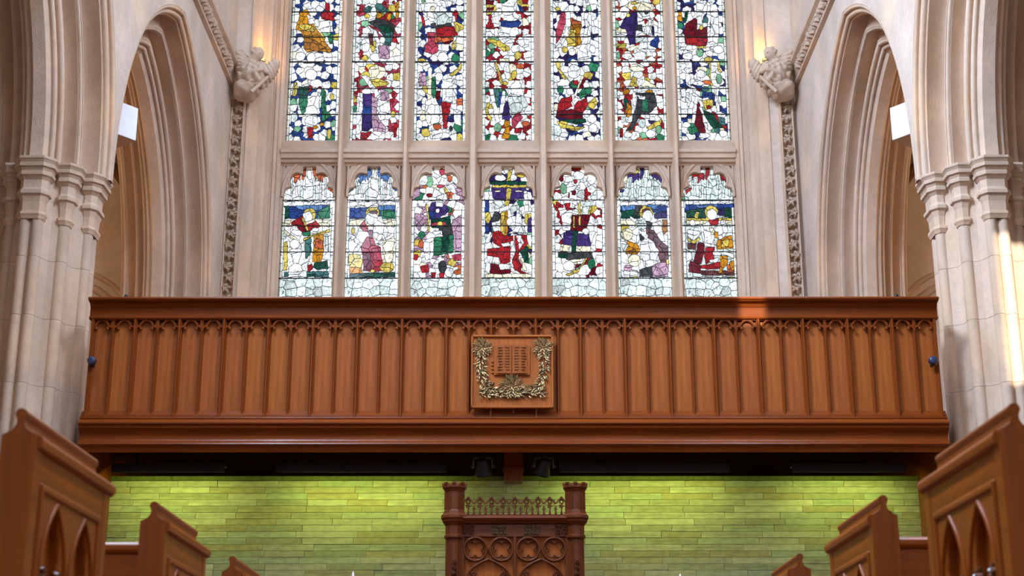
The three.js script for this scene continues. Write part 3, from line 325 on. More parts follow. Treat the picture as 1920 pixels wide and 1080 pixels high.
  ['R D', `Re70,485,11,8;We74,464,16,12;We44,456,17,12;We108,453,12,15;De25,454,6,8;Re65,447,6,5;Le32,426,9,15;W44,430 76,437 77,426 54,418 40,416;He83,409,17,12;He114,407,9,17;We106,424,12,10;R90,426 97,426 96,392 89,392;D52,420 65,419 63,407 54,407;W17,392 36,407 50,396 47,381 18,381;R10,388 32,379 32,370 9,371;R34,384 50,384 48,369 36,367;W54,390 68,390 68,371 54,373;Y70,390 77,390 77,365 85,365 85,350 71,350;W78,390 89,390 87,365 78,367;H89,388 112,388 96,350 74,343;Y101,373 107,371 97,324 90,322;W25,354 52,365 73,358 71,350 52,343 46,305 28,305;D53,349 103,349 99,313 85,305 49,305;Y57,345 62,345 60,311 55,313;Y71,347 77,347 76,311 72,311;V32,298 56,305 58,261 26,266;N35,305 70,305 69,291 39,291;V67,294 102,300 103,261 65,261;E56,305 69,305 63,246 50,246;W105,350 122,332 121,302 114,246 105,253 99,298 92,313;We90,302,9,9;Z23,266 45,261 43,244 19,246;Z65,261 103,261 101,244 64,244;C14,242 108,244 104,228 45,222 15,228;Ee28,233,14,6;Z52,222 80,226 80,218 54,216;Y34,180 65,191 90,228 94,226 69,187 41,176;We44,204,15,15;We86,193,14,15;Fe104,211,10,15;We124,224,10,12;We17,202,10,12;D104,198 118,205 114,180 100,176`],
  ['H P', `P29,468 63,472 67,495 103,495 106,468 140,472 138,426 151,428 149,390 8,390 9,428 28,426;V67,495 77,495 76,468 69,451 64,453;V94,495 103,495 103,454 98,453 94,472;V31,468 63,470 61,447 55,454 48,441 43,443 43,460 33,460 30,437;V104,468 118,470 138,466 137,441 133,460 125,460 121,441 116,453 109,447;V10,422 23,427 30,424 19,418 10,407;V131,425 140,427 150,420 150,409 141,419;P48,439 51,452 54,439 53,399 47,399;P35,456 40,456 39,403 34,403;P68,449 71,464 74,449 73,422 67,422;P95,449 98,464 101,449 100,422 94,422;P112,439 115,452 118,439 116,399 111,399;P127,456 132,456 131,403 126,403;P80,494 91,494 91,453 78,453;P60,428 67,435 66,392 59,392;P101,435 108,428 107,392 100,392;W9,388 146,388 139,174 0,174;B9,375 138,377 138,358 9,358;S11,377 50,379 46,365 14,362;E11,362 60,362 63,339 10,339;C50,377 68,377 70,339 46,350;N99,354 138,362 137,339 102,339;S78,381 110,381 110,365 89,365;W9,387 141,387 140,380 9,376;Z8,335 51,335 50,320 8,320;G120,336 137,336 136,305 122,291;Y10,322 34,320 24,305 9,302;Ye79,356,19,18;Xe78,361,11,6;We82,346,14,16;W35,347 59,328 57,320 35,339;H52,332 75,339 78,313 62,305 45,317;W39,305 56,317 62,283 54,268 37,283;C77,332 95,328 91,309 80,309;W95,332 116,332 122,291 128,268 114,276 98,305;X77,313 98,305 118,272 135,261 130,228 110,239 97,272 79,287;C58,294 73,298 72,279 60,276;W62,313 83,291 79,278 65,291;Ze25,294,16,17;A26,276 51,268 61,250 54,239 33,239 19,237 24,261;G22,242 43,253 54,239 40,235;H12,268 30,265 19,246 12,250;W62,276 96,268 110,246 98,205 70,202 61,246;Ze43,220,17,17;M16,209 39,205 35,191 14,191;W14,191 52,191 52,178 14,178;C56,194 91,205 87,174 56,174;M91,205 134,224 132,174 90,174;X106,239 134,246 130,216 113,216;Ye132,216,5,7`],
  ['H P', `P31,468 65,472 70,495 106,495 108,468 142,472 140,426 153,428 151,390 9,390 10,428 30,426;R70,495 80,495 79,468 71,451 66,453;R97,495 106,495 106,454 100,453 97,472;R33,468 65,470 63,447 57,454 50,441 45,443 45,460 36,460 32,437;R106,468 121,470 140,466 139,441 135,460 127,460 123,441 118,453 111,447;R12,422 25,427 32,424 21,418 12,407;R133,425 142,427 152,420 152,409 143,419;P50,439 53,452 56,439 54,399 48,399;P37,456 42,456 40,403 35,403;P70,449 74,464 76,449 75,422 69,422;P97,449 101,464 103,449 102,422 96,422;P114,439 117,452 120,439 118,399 112,399;P130,456 135,456 132,403 127,403;P83,494 94,494 93,453 80,453;P62,428 69,435 68,392 61,392;P103,435 110,428 108,392 101,392;H6,388 147,388 138,174 4,174;B11,379 140,381 139,358 10,358;S37,379 97,382 97,371 44,369;E12,362 65,369 64,341 11,341;N97,365 118,369 117,347 96,350;E118,369 138,369 135,343 113,343;W11,390 142,390 142,382 11,379;Y11,340 138,340 138,333 11,333;Z11,333 138,333 137,322 10,322;Ye79,358,18,18;We81,350,14,16;Y32,345 40,360 48,358 39,337;We28,326,7,10;R71,335 99,339 101,328 84,319 72,324;W49,317 71,332 81,313 83,291 84,257 57,261 52,291;W99,332 115,335 122,305 115,287 97,279 87,305;Z72,313 84,313 87,291 76,294;A85,302 96,300 95,283 86,283;W13,309 47,302 46,291 30,276 13,287;Y13,283 30,274 46,287 46,279 30,266 12,276;X12,268 37,268 32,250 12,253;A93,279 132,291 134,253 110,253 89,253;Y104,276 125,279 121,261 103,257;D28,216 40,272 58,268 57,246 45,209;R61,257 84,257 81,224 59,209 56,231;R48,205 98,216 97,198 58,194;D16,220 28,216 48,205 44,183 13,187;X44,191 135,191 135,178 44,178;We53,194,8,3;W68,220 81,224 91,231 95,224 87,213 71,215;W80,244 106,246 134,239 133,226 106,237 81,233;A98,235 118,231 119,213 104,198 100,185 91,185 99,202;O115,209 136,209 131,187 117,187;A122,216 135,220 135,194 126,191`],
];
// ================================================================ stained glass: every piece of glass between the leads is a pane
// colour letters of the glass
const INK = { W: [0.93, 0.95, 0.95], P: [0.72, 0.84, 0.80], B: [0.030, 0.070, 0.30], N: [0.040, 0.025, 0.13], S: [0.13, 0.27, 0.60], R: [0.46, 0.022, 0.030], D: [0.17, 0.010, 0.020], O: [0.72, 0.16, 0.06], K: [0.58, 0.07, 0.12], A: [0.72, 0.30, 0.02], G: [0.40, 0.15, 0.012], Y: [0.80, 0.62, 0.12], E: [0.012, 0.080, 0.050], F: [0.040, 0.24, 0.12], T: [0.07, 0.20, 0.20], L: [0.26, 0.55, 0.33], V: [0.08, 0.045, 0.23], M: [0.62, 0.38, 0.52], C: [0.06, 0.065, 0.065], H: [0.60, 0.66, 0.64], X: [0.15, 0.05, 0.05], Z: [0.88, 0.82, 0.60] };
const inkMat = {};
for (const k in INK) inkMat[k] = [0, 1, 2].map((i) => { const f = [1, 0.86, 1.12][i] * ('WPHZ'.includes(k) ? 1 : 0.72); return std({ name: 'stained glass ' + k + i, color: lin(...INK[k].map((c) => Math.min(0.97, c * f))), map: T.glass, roughness: 0.1, transmission: 1, thickness: 0, specularIntensity: 0.08 }); });
const smallGlass = std({ name: 'small stained glass', color: lin(1, 1, 1), vertexColors: true, map: T.glass, roughness: 0.1, transmission: 1, thickness: 0, specularIntensity: 0.08 });
const CELL = 0.005;
function inPoly(x, y, p) { let c = false; for (let i = 0, j = p.length - 1; i < p.length; j = i++) { const [a, b] = p[i], [d, e] = p[j]; if (b > y !== e > y && x < ((d - a) * (y - b)) / (e - b) + a) c = !c; } return c; }
function designOf(text) { return text.split(';').map((s) => { const c = s[0]; if (s[1] === 'e') { const [x, y, a, b] = s.slice(2).split(',').map(Number); return { c, whole: Math.max(a, b) < 17, x0: x - a, x1: x + a, y0: y - b, y1: y + b, has: (u, v) => ((u - x) / a) ** 2 + ((v - y) / b) ** 2 < 1 }; } const p = s.slice(1).split(' ').map((q) => q.split(',').map(Number)); const xs = p.map((q) => q[0]), ys = p.map((q) => q[1]); return { c, x0: Math.min(...xs), x1: Math.max(...xs), y0: Math.min(...ys), y1: Math.max(...ys), has: (u, v) => inPoly(u, v, p) }; }); }
function mosaic(n, bg, shapes, w, h, inside, bars, quarry, borderTop) {
  const SP = 18, gw = Math.ceil(w / SP) + 2, gh = Math.ceil(h / SP) + 2, lab = new Int32Array(w * h).fill(-1), keys = new Map(), cols = [];
  const near = (x, y, sp, s) => { let best = 1e9, at = 0, bx2 = 0, by2 = 0; const cx = Math.floor(x / sp), cy = Math.floor(y / sp); for (let j = -1; j <= 1; j++) for (let i = -1; i <= 1; i++) { const sx = (cx + i + 0.12 + 0.76 * hash(cx + i, cy + j, s)) * sp, sy = (cy + j + 0.12 + 0.76 * hash(cx + i, cy + j, s + 1)) * sp, d = (x - sx) ** 2 + (y - sy) ** 2; if (d < best) { best = d; at = (cy + j) * 100 + cx + i; bx2 = sx; by2 = sy; } } return [at, Math.sqrt(best), bx2, by2]; };
  const label = (key, c) => { let k = keys.get(key); if (k === undefined) { k = cols.length; keys.set(key, k); cols.push(c); } return k; };
  const bg2 = bg.split(' ');
  for (let y = 0; y < h; y++) for (let x = 0; x < w; x++) {
    if (!inside(x + 0.5, y + 0.5)) continue;
    const u = x + 3.2 * (noise(x / 9, y / 9, 999, 999, n) - 0.5), v = y + 3.2 * (noise(x / 9, y / 9, 999, 999, n + 40) - 0.5);
    let b = 0; for (const q of bars) if (y >= q) b++;
    const edge = Math.min(x, w - 1 - x);
    if (edge < 8 && y < borderTop && y >= quarry) { lab[y * w + x] = label('b' + (x < w / 2) + Math.floor((y + n * 5) / 23) + '.' + b, hash(Math.floor((y + n * 5) / 23), n, 3) < 0.5 ? 'W' : 'P'); continue; }
    if (y < quarry) { const [at] = near(u, v, 24, 300 + n); lab[y * w + x] = label('q' + at + '.' + b, hash(at, n, 4) < 0.45 ? 'P' : hash(at, n, 5) < 0.5 ? 'H' : 'P'); continue; }
    let s = -1; for (let k = shapes.length - 1; k >= 0; k--) { const q = shapes[k]; if (u >= q.x0 && u <= q.x1 && v >= q.y0 && v <= q.y1 && q.has(u, v)) { s = k; break; } }
    if (s >= 0) { const [at] = near(u, v, 'WPHZ'.includes(shapes[s].c) ? 27 : 20, 500 + n); lab[y * w + x] = label('s' + s + '.' + (shapes[s].whole ? '' : at + '.' + b), shapes[s].c); continue; }
    const [at, d, sx, sy] = near(u, v, 23, 700 + n), ang = Math.atan2(v - sy, u - sx);
    if (d < 11.6 + 1.4 * Math.cos(5 * ang + at) + 3 * (hash(at, n, 6) - 0.5)) lab[y * w + x] = label('w' + at + '.' + b, hash(at, n, 7) < 0.88 ? 'W' : 'ZYFL'[Math.floor(hash(at, n, 8) * 4)]);
    else lab[y * w + x] = label('g' + at + '.' + Math.floor((ang + Math.PI + at) / 2.1) + '.' + b, hash(at, n, 9) < 0.7 ? bg2[0] : bg2[1]);
  }
  // connected pieces; the smallest join a neighbour; rings are cut in two
  let comp, list;
  const flood = () => { comp = new Int32Array(w * h).fill(-1); list = []; const st = []; for (let i = 0; i < w * h; i++) { if (lab[i] < 0 || comp[i] >= 0) continue; const id = list.length, cells = []; comp[i] = id; st.push(i); while (st.length) { const q = st.pop(), x = q % w; cells.push(q); for (const r of [x > 0 ? q - 1 : -1, x < w - 1 ? q + 1 : -1, q - w, q + w]) if (r >= 0 && r < w * h && comp[r] < 0 && lab[r] === lab[i]) { comp[r] = id; st.push(r); } } list.push(cells); } };
  for (let pass = 0; pass < 4; pass++) { flood(); for (const cells of list) if (cells.length < 42) { const seen = {}; for (const q of cells) for (const r of [q % w ? q - 1 : -1, (q + 1) % w ? q + 1 : -1, q - w, q + w]) if (r >= 0 && r < w * h && lab[r] >= 0 && lab[r] !== lab[cells[0]]) seen[lab[r]] = (seen[lab[r]] ?? 0) + (cols[lab[r]] === cols[lab[cells[0]]] ? 2.5 : 1); const to = Object.keys(seen).sort((a, c) => seen[c] - seen[a])[0]; if (to !== undefined) for (const q of cells) lab[q] = +to; } }
  const loops = (cells, id) => { const out = new Map(), put = (x0, y0, x1, y1) => { const k = y0 * 10000 + x0; (out.get(k) ?? out.set(k, []).get(k)).push(y1 * 10000 + x1); }; const at = (x, y) => x >= 0 && y >= 0 && x < w && y < h && comp[y * w + x] === id;
    for (const q of cells) { const x = q % w, y = (q - x) / w; if (!at(x, y - 1)) put(x, y, x + 1, y); if (!at(x + 1, y)) put(x + 1, y, x + 1, y + 1); if (!at(x, y + 1)) put(x + 1, y + 1, x, y + 1); if (!at(x - 1, y)) put(x, y + 1, x, y); }
    const res = []; for (const [k, v] of out) while (v.length) { const lp = [k]; let cur = v.pop(); while (cur !== k) { lp.push(cur); const nx = out.get(cur); if (!nx || !nx.length) break; cur = nx.pop(); } res.push(lp.map((q) => [q % 10000, Math.floor(q / 10000)])); } return res; };
  const area = (p) => { let a = 0; for (let i = 0; i < p.length; i++) { const [x, y] = p[i], [u, v] = p[(i + 1) % p.length]; a += x * v - u * y; } return a / 2; };
  for (let pass = 0; pass < 3; pass++) { flood(); let cut = false; list.forEach((cells, id) => { const hs = loops(cells, id).filter((l) => area(l) < -6); if (hs.length) { cut = true; const hx = hs[0].reduce((a, q) => a + q[0], 0) / hs[0].length, nl = label('cut' + pass + '.' + id, cols[lab[cells[0]]]); for (const q of cells) if (q % w < hx) lab[q] = nl; } }); if (!cut) break; }
  flood();
  const res = [];
  list.forEach((cells, id) => {
    if (cells.length < 14) return;
    const ls = loops(cells, id).sort((a, b) => area(b) - area(a)); let p = ls[0]; if (!p || p.length < 8) return;
    for (let it = 0; it < 3; it++) p = p.map(([x, y], i) => { const a = p[(i + p.length - 1) % p.length], b = p[(i + 1) % p.length]; return [x * 0.5 + (a[0] + b[0]) * 0.25, y * 0.5 + (a[1] + b[1]) * 0.25]; });
    // drop points that lie on a straight run
    const keep = new Uint8Array(p.length), rdp = (i, j) => { let m = 0, at = -1; const [ax, ay] = p[i], [cx, cy] = p[j % p.length], L = Math.hypot(cx - ax, cy - ay) || 1; for (let k = i + 1; k < j; k++) { const q = p[k % p.length], d = Math.abs((cx - ax) * (q[1] - ay) - (cy - ay) * (q[0] - ax)) / L; if (d > m) { m = d; at = k; } } if (m > 0.55) { keep[at % p.length] = 1; rdp(i, at); rdp(at, j); } };
    const half = p.length >> 1; keep[0] = keep[half] = 1; rdp(0, half); rdp(half, p.length); p = p.filter((q, i) => keep[i]); if (p.length < 3) return;
    const ins = p.map(([x, y], i) => { const a = p[(i + p.length - 1) % p.length], b = p[(i + 1) % p.length], n1 = [a[1] - y, x - a[0]], n2 = [y - b[1], b[0] - x], l1 = Math.hypot(...n1) || 1, l2 = Math.hypot(...n2) || 1; let nx = n1[0] / l1 + n2[0] / l2, ny = n1[1] / l1 + n2[1] / l2; const l = Math.hypot(nx, ny) || 1; return [x + (nx / l) * 0.6, y + (ny / l) * 0.6]; });
    if (area(ins) < 8) return;
    res.push({ c: cols[lab[cells[0]]], p: ins.map(([x, y]) => [x * CELL, y * CELL]), o: p.map(([x, y], i) => [(2 * x - ins[i][0]) * CELL - 0.0, (2 * y - ins[i][1]) * CELL]) });
  });
  return res;
}
const WHO = ['saint above a kneeling angel in amber robe', 'bishop in violet and pale robes', 'warrior in red and rose robes', 'enthroned figure above a crossed staff', 'seated king in red robe', 'vested figure in a dark violet cloak', 'crowned figure in an ermine and crimson mantle', 'red cloaked scribe beside a small white angel', 'white bearded scribe in red with a lion', 'figure in blue tunic with pale flags', 'figure in crimson robes beneath a tree', 'king in purple tunic with white mantle', 'pale robed scribe with an ox', 'scribe in white and crimson with an eagle'];
GLASS.forEach(([bg, text], i) => {
  const upper = i < 7, k = i % 7, w = 143, h = upper ? 470 : 492, base = upper ? 8.02 : 5.2, X0 = GX + LIGHTS[k] - LW / 2;
  const open = M.lightOpening, poly = upper ? null : [[0, 0], [w, 0], ...open.map(([a, b]) => [w / 2 + a * 1.012 / CELL, b / CELL + 1])];
  const inside = upper ? () => true : (x, y) => y < 380 || inPoly(x, y, poly);
  const barH = upper ? [8.422, 8.808, 9.215, 9.601, 9.992, 10.37] : [6.052, 6.419, 6.791, 7.159], bars = barH.map((q) => Math.round((q - base) / CELL));
  const win = thing('window_' + (i + 1), `${upper ? 'tall upper' : 'cusped lower'} stained glass light showing a ${WHO[i]}`, 'stained window', null, S);
  win.position.set(X0, base + EYE, -GLASSD);
  const parts = mosaic(i + 1, bg, designOf(text), w, h, inside, bars, upper ? 0 : 170, upper ? h : 372);
  const size = (q) => Math.abs(THREE.ShapeUtils.area(q.p.map((v) => ({ x: v[0], y: v[1] })))), order = parts.map((q, j) => [size(q), j]).sort((a, b) => b[0] - a[0]).map((e) => e[1]), small = [];
  order.forEach((j, rank) => { const q = parts[j], g = new THREE.ShapeGeometry(shapeOf(q.p)), m = inkMat[q.c][Math.floor(hash(j, i, 77) * 3)];
    if (rank < 300) { piece('pane', m, g, win); return; }
    const f = g.toNonIndexed(), c = new Float32Array(f.attributes.position.count * 3); for (let k = 0; k < c.length; k += 3) m.color.toArray(c, k); f.setAttribute('color', new THREE.BufferAttribute(c, 3)); small.push(f); });
  if (small.length) piece('small_panes', smallGlass, mergeGeometries(small), win).userData.kind = 'stuff';
  const LP = []; for (const q of parts) for (let a = 0; a < q.p.length; a++) { const b = (a + 1) % q.p.length, I = q.p[a], J = q.p[b], A = q.o[a], B = q.o[b]; for (const zz of [1, -1]) { const v = [[...I, 0.001 * zz], [...J, 0.001 * zz], [...B, 0.005 * zz], [...A, 0.005 * zz]]; LP.push(...v[0], ...v[1], ...v[2], ...v[0], ...v[2], ...v[3]); } }
  const lead = new THREE.BufferGeometry(); lead.setAttribute('position', new THREE.Float32BufferAttribute(LP, 3)); lead.computeVertexNormals(); obj('lead_came', uvBox(lead), M.lead, win);
  barH.forEach((q, j) => { const g = new THREE.CylinderGeometry(upper && j === 2 ? 0.011 : 0.007, upper && j === 2 ? 0.011 : 0.007, LW, 6).rotateZ(Math.PI / 2).translate(LW / 2, q - base, 0.016); obj('saddle_bar', uvBox(g), M.iron, win); });
  if (upper) { const g = new THREE.PlaneGeometry(LW, 1.25).translate(LW / 2, h * CELL + 0.62, 0); piece('plain_pane', inkMat.P[0], g, win); }
});
// ================================================================ oak gallery
const GD = 12.5, GL = -3.665, GR = 3.655;
{ const o = thing('floor_gallery', 'oak gallery floor with added side screens darkening the space under the balcony', 'gallery floor', null, S);
  obj('deck', bx(-3.66, 3.66, 2.72, 2.9, 12.56, 18.1, 'x'), M.oak, o);
  for (const s of [-1, 1]) obj('added_side_screen', bx(s < 0 ? -3.69 : 3.66, s < 0 ? -3.66 : 3.69, -0.75, 2.72, 12.62, 18.1), M.oak, o);  // added screens, shut out light from the side arches to darken the void
}
const gallery = thing('gallery_front', 'panelled red oak gallery front spanning between the stone piers', 'balcony');
{ const top = [[-0.12, 3.60], [0.045, 3.598], [0.052, 3.605], [0.054, 3.614], [0.048, 3.623], [0.032, 3.628], [0.03, 3.705], [0.038, 3.709], [0.042, 3.716], [0.05, 3.728], [0.068, 3.738], [0.09, 3.743], [0.105, 3.744], [0.108, 3.752], [0.122, 3.753], [0.128, 3.765], [0.122, 3.777], [-0.12, 3.778]];
  obj('top_rail', prism(top.map(([f, h]) => [-(GD - f), h]), alongX, GL - 0.015, GR + 0.015), M.oak, gallery);
  const base = [[-0.1, 2.80], [0.0, 2.795], [0.035, 2.755], [0.037, 2.735], [0.05, 2.731], [0.052, 2.722], [0.046, 2.716], [0.06, 2.703], [0.083, 2.694], [0.098, 2.680], [0.098, 2.668], [0.09, 2.660], [0.075, 2.657], [0.072, 2.645], [0.078, 2.638], [0.072, 2.628], [0.045, 2.610], [0.030, 2.585], [0.024, 2.555], [0.028, 2.530], [0.04, 2.515], [0.056, 2.510], [0.06, 2.498], [0.052, 2.490], [0.03, 2.480], [0.022, 2.46], [0.012, 2.436], [-0.1, 2.53]];
  obj('base_moulding', prism(base.map(([f, h]) => [-(GD - f), h]), alongX, GL - 0.02, GR + 0.02), M.oak, gallery);
  obj('back_board', bx(GL, GR, 2.7, 3.7, 12.526, 12.55, 'y'), M.oak, gallery);
  const NB = 19, bw = (GR - GL) / NB, post = (hw, f) => [[-hw, -12.52], [-hw, -(GD - f * 0.35)], [-hw * 0.62, -(GD - f * 0.5)], [-hw * 0.5, -(GD - f * 0.85)], [-hw * 0.3, -(GD - f)], [hw * 0.3, -(GD - f)], [hw * 0.5, -(GD - f * 0.85)], [hw * 0.62, -(GD - f * 0.5)], [hw, -(GD - f * 0.35)], [hw, -12.52]];
  const up = (a, b, t) => [a, t + EYE, b], hw = bw / 4;
  const panelGeo = uvBox(new RoundedBoxGeometry(bw / 2 - 0.012, 0.80, 0.014, 1, 0.003));
  const majorGeo = prism(post(0.019, 0.05), up, 2.72, 3.60), minorGeo = prism(post(0.014, 0.03), up, 2.765, 3.60);
  // cusped head: a plate with a trefoil opening
  const arcPts = (s) => [[s * (hw - 0.012), 3.500], [s * (hw - 0.014), 3.522], [s * 0.062, 3.530], [s * 0.047, 3.514], [s * 0.048, 3.540], [s * 0.040, 3.562], [s * 0.022, 3.578]];
  const cut = [...arcPts(1), [0, 3.584], ...arcPts(-1).reverse()], headGeo = ext([[-hw, 3.500], [-hw, 3.606], [hw, 3.606], [hw, 3.500], ...cut], [-1, 1].map((s) => [[s * 0.036, 3.592], [s * 0.084, 3.592], [s * 0.084, 3.548], [s * 0.062, 3.545], [s * 0.056, 3.568]]), 0.024, 0.003); move(headGeo, 0, EYE, 0);
  const dropGeo = (() => { const g = new THREE.IcosahedronGeometry(0.0145, 1); return uvBox(g); })();
  for (let i = 0; i < NB * 2; i++) {
    const x = GL + (i + 0.5) * bw / 2, p = piece('panel', M.panels[Math.floor(hash(i, 3) * 5)], panelGeo, gallery); p.position.set(x, 3.185 + EYE, -(GD + 0.018));
    const hd = piece('cusped_head', M.oak, headGeo, gallery); hd.position.set(x, 0, -(GD - 0.002)); 
    for (const s of [-1, 1]) { const d = piece('leaf_drop', M.oak, dropGeo, hd); d.position.set(s * 0.048, 3.517 + EYE, 0.026); d.scale.set(1, 1.15, 0.9); }
  }
  for (let i = 0; i <= NB; i++) { const p = piece('post', M.oak, majorGeo, gallery); p.position.set(Math.min(GR - 0.019, Math.max(GL + 0.019, GL + i * bw)), 0, 0); }
  for (let i = 0; i < NB; i++) { const p = piece('mullion', M.oak, minorGeo, gallery); p.position.set(GL + (i + 0.5) * bw, 0, 0); }
}
// gallery plaque with an open book and gilt garland
{ const p = thing('carved_plaque', 'square oak plaque with open wooden book and gilt leaf garland on the gallery front', 'plaque');
  const D = 12.42, x0 = -0.368, x1 = 0.336, h0 = 2.80, h1 = 3.442, cx = (x0 + x1) / 2;
  obj('board', rb(x0 + 0.01, x1 - 0.01, h0 + 0.01, h1 - 0.01, D, D + 0.03, 0.004, 'y'), M.panels[1], p);
  const fr = [[0, 0], [0, 0.022], [0.006, 0.028], [0.012, 0.026], [0.018, 0.012], [0.018, 0]];
  for (const [a, b, h] of [[x0, x1, h0], [x0, x1, h1 - 0.018]]) obj('frame', rb(a, b, h, h + 0.018, D - 0.018, D + 0.035, 0.005, 'x'), M.panels[1], p);
  for (const x of [x0, x1 - 0.018]) obj('frame', rb(x, x + 0.018, h0, h1, D - 0.018, D + 0.035, 0.005, 'y'), M.panels[1], p);
  const bk = obj('book_cover', rb(-0.172, 0.136, 3.085, 3.352, D - 0.018, D, 0.004), M.panels[0], p);
  for (const s of [-1, 1]) { // page with a gentle swell towards the fold
    const pg = []; for (let i = 0; i <= 10; i++) { const t = i / 10; pg.push([-0.018 + s * (0.004 + t * 0.132), D - 0.02 - 0.016 * Math.sin(Math.PI * (0.15 + 0.8 * t)) ]); } pg.push([pg[10][0], D - 0.01], [pg[0][0], D - 0.01]);
    obj('page', prism(pg, alongH, 3.098, 3.35), M.panels[2], bk);
    for (let r = 0; r < 9; r++) for (let c = 0; c < 2; c++) { const xx = -0.018 + s * (0.022 + c * 0.056 + 0.0), l = 0.03 + 0.014 * hash(r, c, s + 5); obj('carved_line', rb(Math.min(xx, xx + s * l), Math.max(xx, xx + s * l), 3.125 + r * 0.0245, 3.1315 + r * 0.0245, D - 0.0385, D - 0.03, 0.0015, 'x'), M.chair, bk); }
  }
  for (let i = 0; i < 4; i++) obj('book_clasp', rb(-0.195, -0.172, 3.105 + i * 0.032, 3.118 + i * 0.032, D - 0.012, D, 0.003), M.panels[0], p);
  // garland: leaves and berries
  const leaf = (() => { const g = new THREE.SphereGeometry(1, 8, 6), q = g.attributes.position; for (let i = 0; i < q.count; i++) { const y = q.getY(i), k = Math.max(0.05, 1 - y * y) ** 0.35; q.setXYZ(i, q.getX(i) * 0.42 * k, y, q.getZ(i) * 0.28 + 0.12 * y * y); } g.computeVertexNormals(); return g.toNonIndexed(); })();
  const put = (list, x, h, a, l, z) => list.push(uvBox(leaf.clone().scale(l, l, l).rotateX(0.35).rotateZ(a).translate(x, h + EYE, -(D - 0.012 - z))));
  const strand = (pts, n, wd) => { const A = [], B = []; for (let i = 0; i < n; i++) { const t = i / (n - 1) * (pts.length - 1), k = Math.min(pts.length - 2, Math.floor(t)), f = t - k, x = lerp(pts[k][0], pts[k + 1][0], f), h = lerp(pts[k][1], pts[k + 1][1], f), dir = Math.atan2(pts[k + 1][1] - pts[k][1], pts[k + 1][0] - pts[k][0]) - Math.PI / 2, e = (rnd() - 0.5) * 2; put(rnd() < 0.55 ? A : B, x + Math.cos(dir) * e * wd, h + Math.sin(dir) * e * wd, dir - e * 1.1 + (rnd() - 0.5), 0.012 + 0.010 * rnd(), 0.016 * rnd()); } return [A, B]; };
  const bunch = (x, h, r, n) => { const A = [], B = []; for (let i = 0; i < n; i++) { const a = i * 2.4, q = r * Math.sqrt((i + 0.5) / n); put(i % 3 ? A : B, x + Math.cos(a) * q, h + Math.sin(a) * q, a - Math.PI / 2, 0.011 + 0.009 * rnd(), 0.02 * (1 - q / r) + 0.006); } return [A, B]; };
  const gar = (name, sets) => { const a = obj(name, sets.flatMap((s) => s[0]), M.gilt, p); a.userData.kind = 'stuff'; const b = obj(name, sets.flatMap((s) => s[1]), M.giltDark, p); b.userData.kind = 'stuff'; };
  gar('garland_side', [bunch(-0.275, 3.325, 0.085, 64), strand([[-0.275, 3.27], [-0.29, 3.16], [-0.265, 3.05], [-0.23, 2.97]], 90, 0.045)]);
  gar('garland_side', [bunch(0.245, 3.325, 0.085, 64), strand([[0.25, 3.27], [0.262, 3.16], [0.24, 3.05], [0.20, 2.97]], 90, 0.042)]);
  gar('garland_swag', [strand([[-0.29, 2.93], [-0.18, 2.925], [-0.02, 2.93], [0.14, 2.925], [0.265, 2.93]], 160, 0.038), bunch(-0.02, 2.985, 0.105, 90), strand([[-0.24, 2.99], [-0.13, 2.945]], 26, 0.04), strand([[0.20, 2.99], [0.09, 2.945]], 26, 0.04)]);
}
// end fittings of the gallery
for (const [x, l] of [[-3.61, 'small dark blue round fitting on the shadier gallery end'], [3.58, 'small dark blue round fitting on the sunlit gallery end']]) {
  const t = thing('round_fitting', l, 'fitting'); obj('cap', move(lathe([[0, 0.03], [0.022, 0.03], [0.034, 0.022], [0.037, 0.008], [0.037, -0.02], [0, -0.02]], 20).rotateX(Math.PI / 2), x, 3.213 + EYE, -12.40), M.blue, t); obj('stem', bx(x - 0.012, x + 0.012, 3.17, 3.22, 12.40, 12.47), M.black, t); }
for (const [x, l] of [[-3.37, 'small dark knob standing on the gallery rail near the shadier pier'], [3.32, 'small dark knob standing on the gallery rail near the sunlit pier']]) tag(obj('rail_knob', move(lathe([[0.03, 0], [0.03, 0.008], [0.016, 0.014], [0.02, 0.026], [0.012, 0.036], [0, 0.04]], 12), x, 3.778 + EYE, -12.44), M.black), l, 'knob');
{ const b = tag(obj('soffit_bracket', [rb(-0.09, 0.076, 2.335, 2.72, 13.27, 13.47, 0.008, 'y'), rb(-0.10, 0.086, 2.425, 2.46, 13.26, 13.475, 0.006, 'x')], M.oak), 'dark oak bracket under the middle of the gallery', 'bracket'); }
